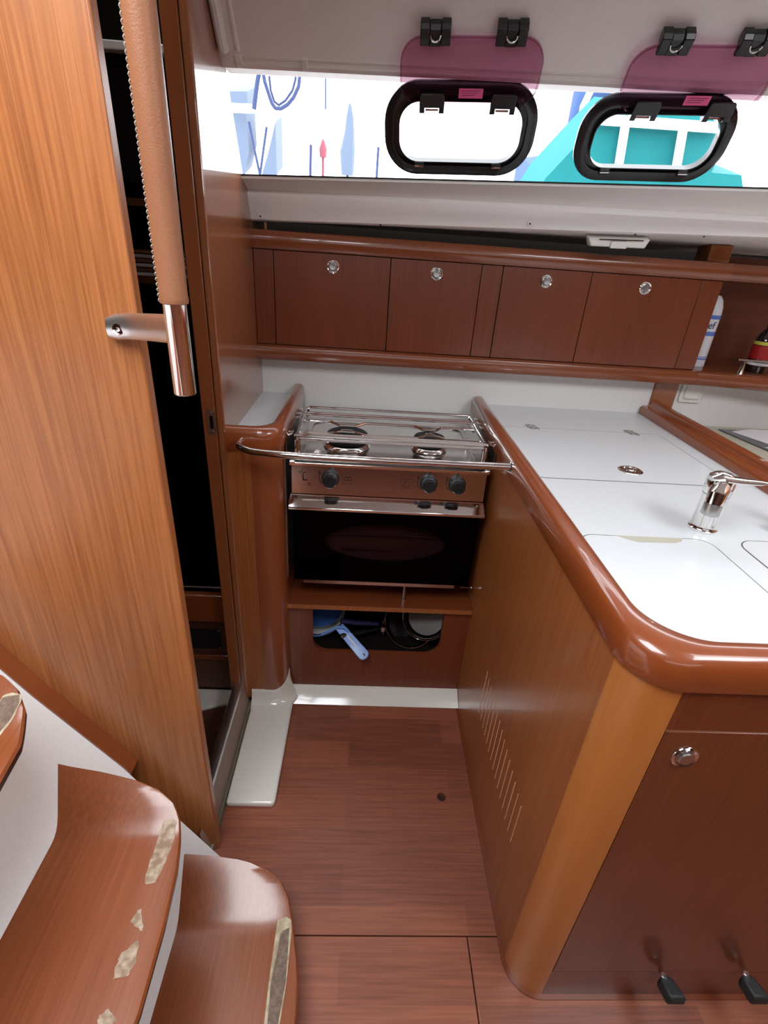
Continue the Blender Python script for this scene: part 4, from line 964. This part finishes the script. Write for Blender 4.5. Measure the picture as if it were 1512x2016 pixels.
def tread(z, slope, crease, xr_tab, y_far, label, patches):
    # stations along Y; xr_tab = right edge X(Y)
    ys = [0.02, 0.06, 0.10, 0.15, 0.2, 0.25, 0.3, 0.35, 0.4, 0.44, 0.48, crease-0.02, crease-0.01, crease, crease+0.01, crease+0.02]
    y = crease+0.03
    while y < y_far-0.001: ys.append(y); y += 0.006
    ys.append(y_far)
    def zz(y):
        d = y-crease
        if d <= -0.02: r = 0
        elif d >= 0.02: r = slope*d
        else: r = slope*(d+0.02)**2/0.08
        dn_ = 0.12-y
        if dn_ > 0: r += slope*dn_
        return z+r
    th_ = 0.022
    top, bot = [], []
    secs = []
    for y in ys:
        xr = interp(xr_tab, y); h_ = zz(y); xl = plane_x(h_)-0.004
        xs_ = [xl, lerp(xl, xr, 0.25), lerp(xl, xr, 0.5), lerp(xl, xr, 0.75), xr-0.010, xr-0.003, xr]
        zs_ = [h_]*5+[h_-0.0015, h_-0.006]
        up_ = [Vector((a_, y, b_)) for a_, b_ in zip(xs_, zs_)]
        lo_ = [Vector((xr-0.001, y, h_-th_+0.005)), Vector((xr-0.006, y, h_-th_)), Vector((xl, y, h_-th_))]
        secs.append((up_, lo_))
    mb = MB(); full = [a_+b_ for a_, b_ in secs]; n_ = len(full[0])
    k0 = len(mb.f)
    mb.loft(full, True, True)
    # material: underside and edge darker
    idx = 0
    for k in range(len(full)-1):
        for i in range(n_):
            if i >= 6: mb.mi[idx] = 1
            idx += 1
    t_ = mb.build('tread', [M['tread'], M['tread_edge']], stp, smooth=30, label=label)
    pn_ = Vector((0, 0, 1))
    def surf(px, py, dz):
        p = at_z(px, py, z+dz)
        for _ in range(14): p = at_z(px, py, zz(p.y)+dz)
        return p
    for pts, m1, dz in patches:         # each worn patch is laid on the tread in thin strips
        ya_, yb_ = min(p[1] for p in pts), max(p[1] for p in pts); rows = []
        for k in range(33):
            yy = lerp(ya_, yb_, (k+0.02)/32.04); xs_ = []
            for (ax0, ay0), (bx0, by0) in zip(pts, pts[1:]+pts[:1]):
                if (ay0 <= yy) != (by0 <= yy): xs_.append(ax0+(bx0-ax0)*(yy-ay0)/(by0-ay0))
            if len(xs_) >= 2: rows.append([surf(lerp(min(xs_), max(xs_), q/4), yy, dz) for q in range(5)])
        o = MB(); o.loft(rows); sub(o, 'worn_patch', M[m1], t_)
    return t_
def jag(pts, amp=3, n=5):
    out = []
    for i in range(len(pts)):
        a_, b_ = pts[i], pts[(i+1) % len(pts)]
        for k in range(n):
            t_ = k/n; f_ = 0 if k == 0 else amp
            out.append((lerp(a_[0], b_[0], t_)+random.uniform(-f_, f_), lerp(a_[1], b_[1], t_)+random.uniform(-f_, f_)))
    return out
Z = lambda L: [(x/2.439, 1260+y/2.439) for x, y in L]
tread(0.10, 0.33, 0.533, [(0.0, -0.10), (0.15, -0.085), (0.383, -0.072), (0.45, -0.076), (0.533, -0.097), (0.58, -0.114), (0.605, -0.132), (0.622, -0.160), (0.634, -0.19), (0.642, -0.23), (0.647, -0.29), (0.649, -0.345)], 0.649,
      'lowest curved tread with a long worn anti-slip strip',
      [(Z([(1335, 1340), (1375, 1328), (1398, 1335), (1400, 1400), (1375, 1650), (1340, 1860), (1265, 1860), (1290, 1650), (1325, 1400)]), 'worn_edge', 0.0006),
       (Z([(1350, 1400), (1390, 1380), (1372, 1640), (1332, 1860), (1282, 1860), (1300, 1650), (1330, 1500)]), 'worn_dark', 0.0009)])
tread(0.41, 0.60, 0.537, [(0.0, -0.33), (0.12, -0.295), (0.288, -0.269), (0.40, -0.272), (0.48, -0.279), (0.535, -0.291), (0.56, -0.299), (0.58, -0.315), (0.596, -0.342), (0.608, -0.38), (0.620, -0.45), (0.631, -0.55)], 0.631,
      'middle curved tread with ragged worn patches along its nose',
      [(jag(Z([(785, 865), (830, 858), (850, 870), (835, 960), (775, 1110), (745, 1165), (700, 1175), (695, 1150), (720, 1060), (760, 950)]), 1.5, 3), 'worn', 0.0006),
       (jag(Z([(625, 1350), (660, 1295), (680, 1290), (690, 1370), (685, 1400), (655, 1380)]), 2.5, 4), 'worn', 0.0006),
       (jag(Z([(585, 1500), (665, 1440), (655, 1550), (620, 1610), (540, 1630), (560, 1560)]), 2.5, 4), 'worn', 0.0006),
       (jag(Z([(475, 1800), (520, 1770), (560, 1820), (540, 1850), (470, 1850)]), 2.5, 4), 'worn', 0.0006)])
tread(0.72, 0.45, 0.50, [(0.0, -0.50), (0.2, -0.455), (0.40, -0.445), (0.48, -0.455), (0.53, -0.474), (0.555, -0.495), (0.573, -0.525), (0.585, -0.57), (0.592, -0.62), (0.597, -0.74)], 0.597,
      'highest curved tread at the left edge of the view',
      [(jag(Z([(15, 262), (60, 252), (108, 262), (100, 300), (60, 380), (0, 460), (-60, 520), (-60, 380), (0, 290)]), 1, 3), 'worn_edge', 0.0006),
       (Z([(15, 272), (95, 262), (92, 300), (50, 380), (0, 440), (-60, 500), (-60, 400), (0, 300)]), 'worn_dark', 0.0009)])

# ================================================================== GRAB POST with leather
hx_, hy_ = -0.2285, 0.645
gp2 = thing('grab_post', 'upright chrome grab post wrapped in stitched tan leather by the partition', 'handrail', (hx_, hy_, 1.18))
MB().lathe([(0.0125, 0), (0.0135, 0.0015), (0.0135, 0.85)], (hx_, hy_, 1.178), n=36).build('tube', M['chrome'], gp2)
zl = at_y(338, 598, hy_).z
MB().lathe([(0.0138, 0), (0.0160, 0.001), (0.0165, 0.006), (0.0158, 0.010), (0.0160, 0.12), (0.0162, 0.80)], (hx_, hy_, zl), n=40).build('leather_cover', M['leather'], gp2)
sm = MB(); zz_ = zl+0.004
ang = math.radians(205)
while zz_ < zl+0.75:
    c_ = Vector((hx_+0.0162*math.cos(ang), hy_+0.0162*math.sin(ang), zz_)); tg = Vector((-math.sin(ang), math.cos(ang), 0))
    sm.tube([c_-tg*0.0012-Vector((0, 0, 0.0018)), c_+Vector((math.cos(ang), math.sin(ang), 0))*0.0009, c_+tg*0.0012+Vector((0, 0, 0.0018))], 0.0007, 5)
    zz_ += 0.0055
o = sm.build('stitching', M['thread'], gp2)
o['kind'] = 'stuff'
# bracket from the partition to the tube
zb_ = at_y(330, 648, hy_).z
bl = at_y(232, 645, 0.73)
sec = []
for k in range(11):
    t_ = k/10; x_ = lerp(bl.x-0.012, hx_+0.006, t_); y_ = lerp(0.726, hy_, max(0, (t_-0.15)/0.85)**1.2); z_ = lerp(bl.z, zb_, t_)
    hh = lerp(0.0165, 0.0175, t_)*(0.75 if k == 0 else 1); tk_ = lerp(0.009, 0.012, t_)*(0.6 if k == 0 else 1)
    sec.append([Vector((x_, y_+tk_*math.cos(q)*0.9, z_+hh*math.sin(q))) for q in [2*PI*i/18 for i in range(18)]])
MB().loft(sec, True, True).build('bracket', M['satin'], gp2)
MB().lathe([(0.0075, 0), (0.0075, 0.0015), (0.006, 0.002), (0.003, 0.002), (0.0028, 0.0005), (0, 0.0005)], (bl.x+0.006, bl.y-0.0125, bl.z), (0, -1, 0), 20).build('screw', M['chrome'], gp2)

# ================================================================== AFT CABIN seen through the doorway
box_y = 1.235
ab = thing('berth_front', 'dark wooden berth front seen low through the doorway', 'berth', (-0.8, box_y, 0))
za = at_y(405, 1165, box_y).z; zb1 = at_y(405, 1216, box_y).z
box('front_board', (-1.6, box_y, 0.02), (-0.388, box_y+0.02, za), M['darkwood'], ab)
MB().box((-1.6, box_y-0.02, zb1), (-0.388, box_y+0.02, za)).build('ledge', M['solid_x'], ab, 0.004)
zc0 = at_y(405, 1296, box_y).z; zc1 = at_y(405, 1288, box_y).z
vb = thing('vent_box', 'black rectangular vent plate set low in the dark aft cabin berth front', 'vent', (-0.48, box_y, 0.2))
va, vb_ = at_y(360, 1236, box_y), at_y(438, 1276, box_y)
MB().box((va.x-0.01, box_y-0.004, vb_.z), (vb_.x, box_y, va.z)).build('plate', M['black'], vb, 0.001)
for sx_, sz_ in ((0.02, 0.006), (0.98, 0.006), (0.98, 0.9)):
    MB().lathe([(0.0022, 0), (0, 0.001)], (lerp(va.x, vb_.x, sx_)-0.003, box_y-0.004, lerp(va.z, vb_.z, sz_)-0.003), (0, -1, 0), 10).build('screw', M['steel'], vb)
MB().box((-0.60, box_y-0.005, zc0), (-0.395, box_y-0.0005, zc1)).build('opening_edge', M['solid_x'], ab, 0.002)
tag(MB().prism([(-0.62, 1.10, 0.0), (-0.385, 1.185, 0.0), (-0.385, 1.235, 0.0), (-0.62, 1.235, 0.0)], (0, 0, 0.012)).build('cabin_floor_pan', M['gelcoat'], bevel=0.002), 'small grey-white moulded pan on the floor inside the doorway', 'floor moulding')
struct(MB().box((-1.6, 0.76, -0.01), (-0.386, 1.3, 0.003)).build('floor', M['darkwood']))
# upper aft cabin: pale deck edge strip, shelf, papers
pz = at_y(270, 90, 1.46).z
tag(MB().box((-1.5, 1.46, pz-0.010), (-0.39, 1.489, pz+0.007)).build('deck_edge_strip', M['offwhite'], bevel=0.003), 'pale horizontal moulding high up in the dark aft cabin', 'moulding')
pz = at_y(340, 395, 1.75).z
struct(MB().box((-1.6, 1.75, pz-0.02), (-0.39, 1.80, pz)).build('trim_4', M['steel_dull']))
a_ = at_y(350, 545, 1.72)
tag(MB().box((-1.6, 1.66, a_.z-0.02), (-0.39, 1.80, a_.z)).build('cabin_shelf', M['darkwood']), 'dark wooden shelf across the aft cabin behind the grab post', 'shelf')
for i in range(6):
    x_ = -0.66+0.0*i; z_ = a_.z+0.0005+i*0.012
    bk_ = thing('paper_stack', ['lowest', 'second lowest', 'third from bottom', 'fourth from bottom', 'second from top', 'topmost'][i]+' pale booklet in the pile on the dark aft cabin shelf', 'booklet', (x_, 1.68, z_), 'booklets piled in the aft cabin')
    bk_.name = 'booklet'
    MB().box((x_-0.06+0.004*(i % 3), 1.67, z_), (x_+0.12+0.003*(i % 2), 1.75, z_+0.009)).build('cover', M['steel_dull'] if i % 2 else M['paper'], bk_, 0.001)

# ================================================================== OUTSIDE
struct(MB().box((-6, 2.6, -0.5), (7, 9.0, 1.5)).build('ground', M['white_out']))
def outp(px, py, Y): return at_y(px, py, Y)
sh_ = thing('sprayhood', 'teal canvas boat cover outside the right-hand porthole', 'boat cover', tuple(outp(1330, 330, 3.0)))
def canvas(pts, Y, name, m_, par, dy=0.4, th_=0.05):
    c_ = [outp(px, py, Y+dy*((i*37) % 5)/5) for i, (px, py) in enumerate(pts)]
    mb = MB(); mb.prism(c_, (0, 0.35, 0.1)); return mb.build(name, m_, par)
canvas([(1030, 420), (1075, 350), (1150, 270), (1215, 205), (1290, 212), (1400, 232), (1440, 262), (1420, 300), (1400, 340), (1460, 345), (1470, 430)], 3.0, 'canvas', M['teal'], sh_, 0)
for a_, b_ in (((1180, 235), (1420, 252)), ((1232, 240), (1215, 345)), ((1345, 252), (1328, 350))):
    MB().tube([outp(*a_, 2.96), outp(*b_, 2.96)], 0.022, 8).build('seam_strap', M['white_out'], sh_)
bm_ = thing('sail_cover', 'blue rolled sail cover hanging outside between the portholes', 'sail cover', tuple(outp(1170, 240, 3.6)))
MB().tube([outp(1195, 165, 3.6), outp(1168, 200, 3.6), outp(1150, 250, 3.6), outp(1135, 310, 3.6)], [0.16, 0.13, 0.1, 0.07], 12).build('cover', M['blue_canvas'], bm_)
MB().tube([outp(1168, 168, 3.4), outp(1148, 210, 3.4), outp(1138, 280, 3.4)], 0.018, 8).build('piping', M['white_out'], bm_)
bd = thing('dinghy_cover', 'pale blue boat cover low outside between the portholes', 'boat cover', tuple(outp(1075, 345, 4.2)))
canvas([(1035, 350), (1050, 330), (1085, 325), (1110, 322), (1120, 380), (1030, 380)], 4.2, 'cover', M['blue_canvas'], bd, 0)
def base_of(par, px, py, Y, m_='white_out', r=0.03):
    p = outp(px, py, Y); MB().tube([p, Vector((p.x, p.y, 1.5))], r, 8).build('support', M[m_], par)
def mast(px, y0, y1, r, Y, label, m_='white_out'):
    e = outp(px[1], y1, Y)
    return tag(MB().tube([outp(px[0], y0, Y), e, Vector((e.x, e.y, 1.5))], r, 10).build('mast', M[m_], smooth=60), label, 'mast', 'masts and poles in the marina')
base_of(sh_, 1250, 400, 3.1, 'teal'); base_of(bm_, 1135, 305, 3.6); base_of(bd, 1060, 350, 4.3)
# neighbouring boat with radar pole, ropes
nb = thing('neighbour_boat', 'blue and white neighbouring boat stern at the far left of the window', 'boat', tuple(outp(490, 300, 5)))
canvas([(448, 180), (486, 180), (488, 212), (450, 212)], 5, 'cabin_window', M['washed_blue'], nb, 0)
canvas([(455, 225), (485, 222), (490, 300), (480, 345), (462, 345)], 5, 'hull', M['washed_blue'], nb, 0)
canvas([(528, 300), (542, 240), (545, 345), (515, 345)], 5, 'gangway', M['washed_blue'], nb, 0)
MB().tube([outp(448, 212, 4.9), outp(540, 216, 4.9)], 0.03, 8).build('rail', M['white_out'], nb)
rp_ = thing('mooring_rope', 'thick blue and white rope looping down outside the left window', 'rope', tuple(outp(550, 200, 4)))
def rope(pts, Y, r, par):
    P_ = [outp(a_, b_, Y) for a_, b_ in pts]; path = []
    for i in range(len(P_)-1):
        for k in range(5): path.append(lerp(P_[i], P_[i+1], k/5))
    path.append(P_[-1])
    MB().tube(path, r, 8).build('strand', M['navy_rope'], par)
rope([(588, 130), (590, 150), (588, 170), (578, 192), (566, 206), (553, 214), (542, 213), (535, 203), (529, 185), (521, 160), (516, 130)], 4, 0.011, rp_)
rope([(581, 130), (582, 155), (576, 178), (562, 198), (549, 207), (540, 200), (533, 178), (530, 150)], 4.05, 0.007, rp_)
rope([(512, 130), (506, 165), (500, 215)], 4, 0.014, rp_)
rope([(490, 240), (500, 290), (512, 345)], 4, 0.008, rp_); rope([(512, 340), (512, 420)], 4, 0.008, rp_); base_of(rp_, 512, 410, 4, 'navy_rope', 0.008); base_of(nb, 470, 340, 5.1); rope([(525, 250), (518, 300), (512, 345)], 4, 0.008, rp_)
fg = thing('furled_flag', 'dark blue furled flag on a staff outside the middle of the window', 'flag', tuple(outp(688, 280, 5)))
MB().tube([outp(689, 205, 5), outp(689, 232, 5), outp(688, 262, 5), outp(684, 300, 5), outp(684, 345, 5)], [0.01, 0.03, 0.04, 0.06, 0.05], 8).build('cloth', M['washed_blue'], fg)
MB().tube([outp(641, 150, 5), outp(641, 215, 5)], 0.006, 6).build('staff', M['navy_rope'], fg)
base_of(fg, 684, 345, 5, 'navy_rope', 0.01)
rd = tag(MB().tube([outp(636, 305, 5.5), Vector((outp(636, 305, 5.5).x, 5.5, 1.5))], 0.012, 8).lathe([(0, 0), (0.03, 0.0), (0.035, 0.06), (0.015, 0.12), (0, 0.14)], tuple(outp(636, 310, 5.5)), n=14).build('marker_buoy', M['red_cover']), 'small red buoy beyond the lower left of the side window', 'buoy')
mast((612, 611), 285, 345, 0.012, 5.5, 'thin dark pole left of the red buoy outside', 'navy_rope')
mast((745, 742), 290, 340, 0.012, 5.5, 'short dark pole just left of the first porthole outside', 'navy_rope')

for o in bpy.data.objects:
    if '_o' in o: del o['_o']
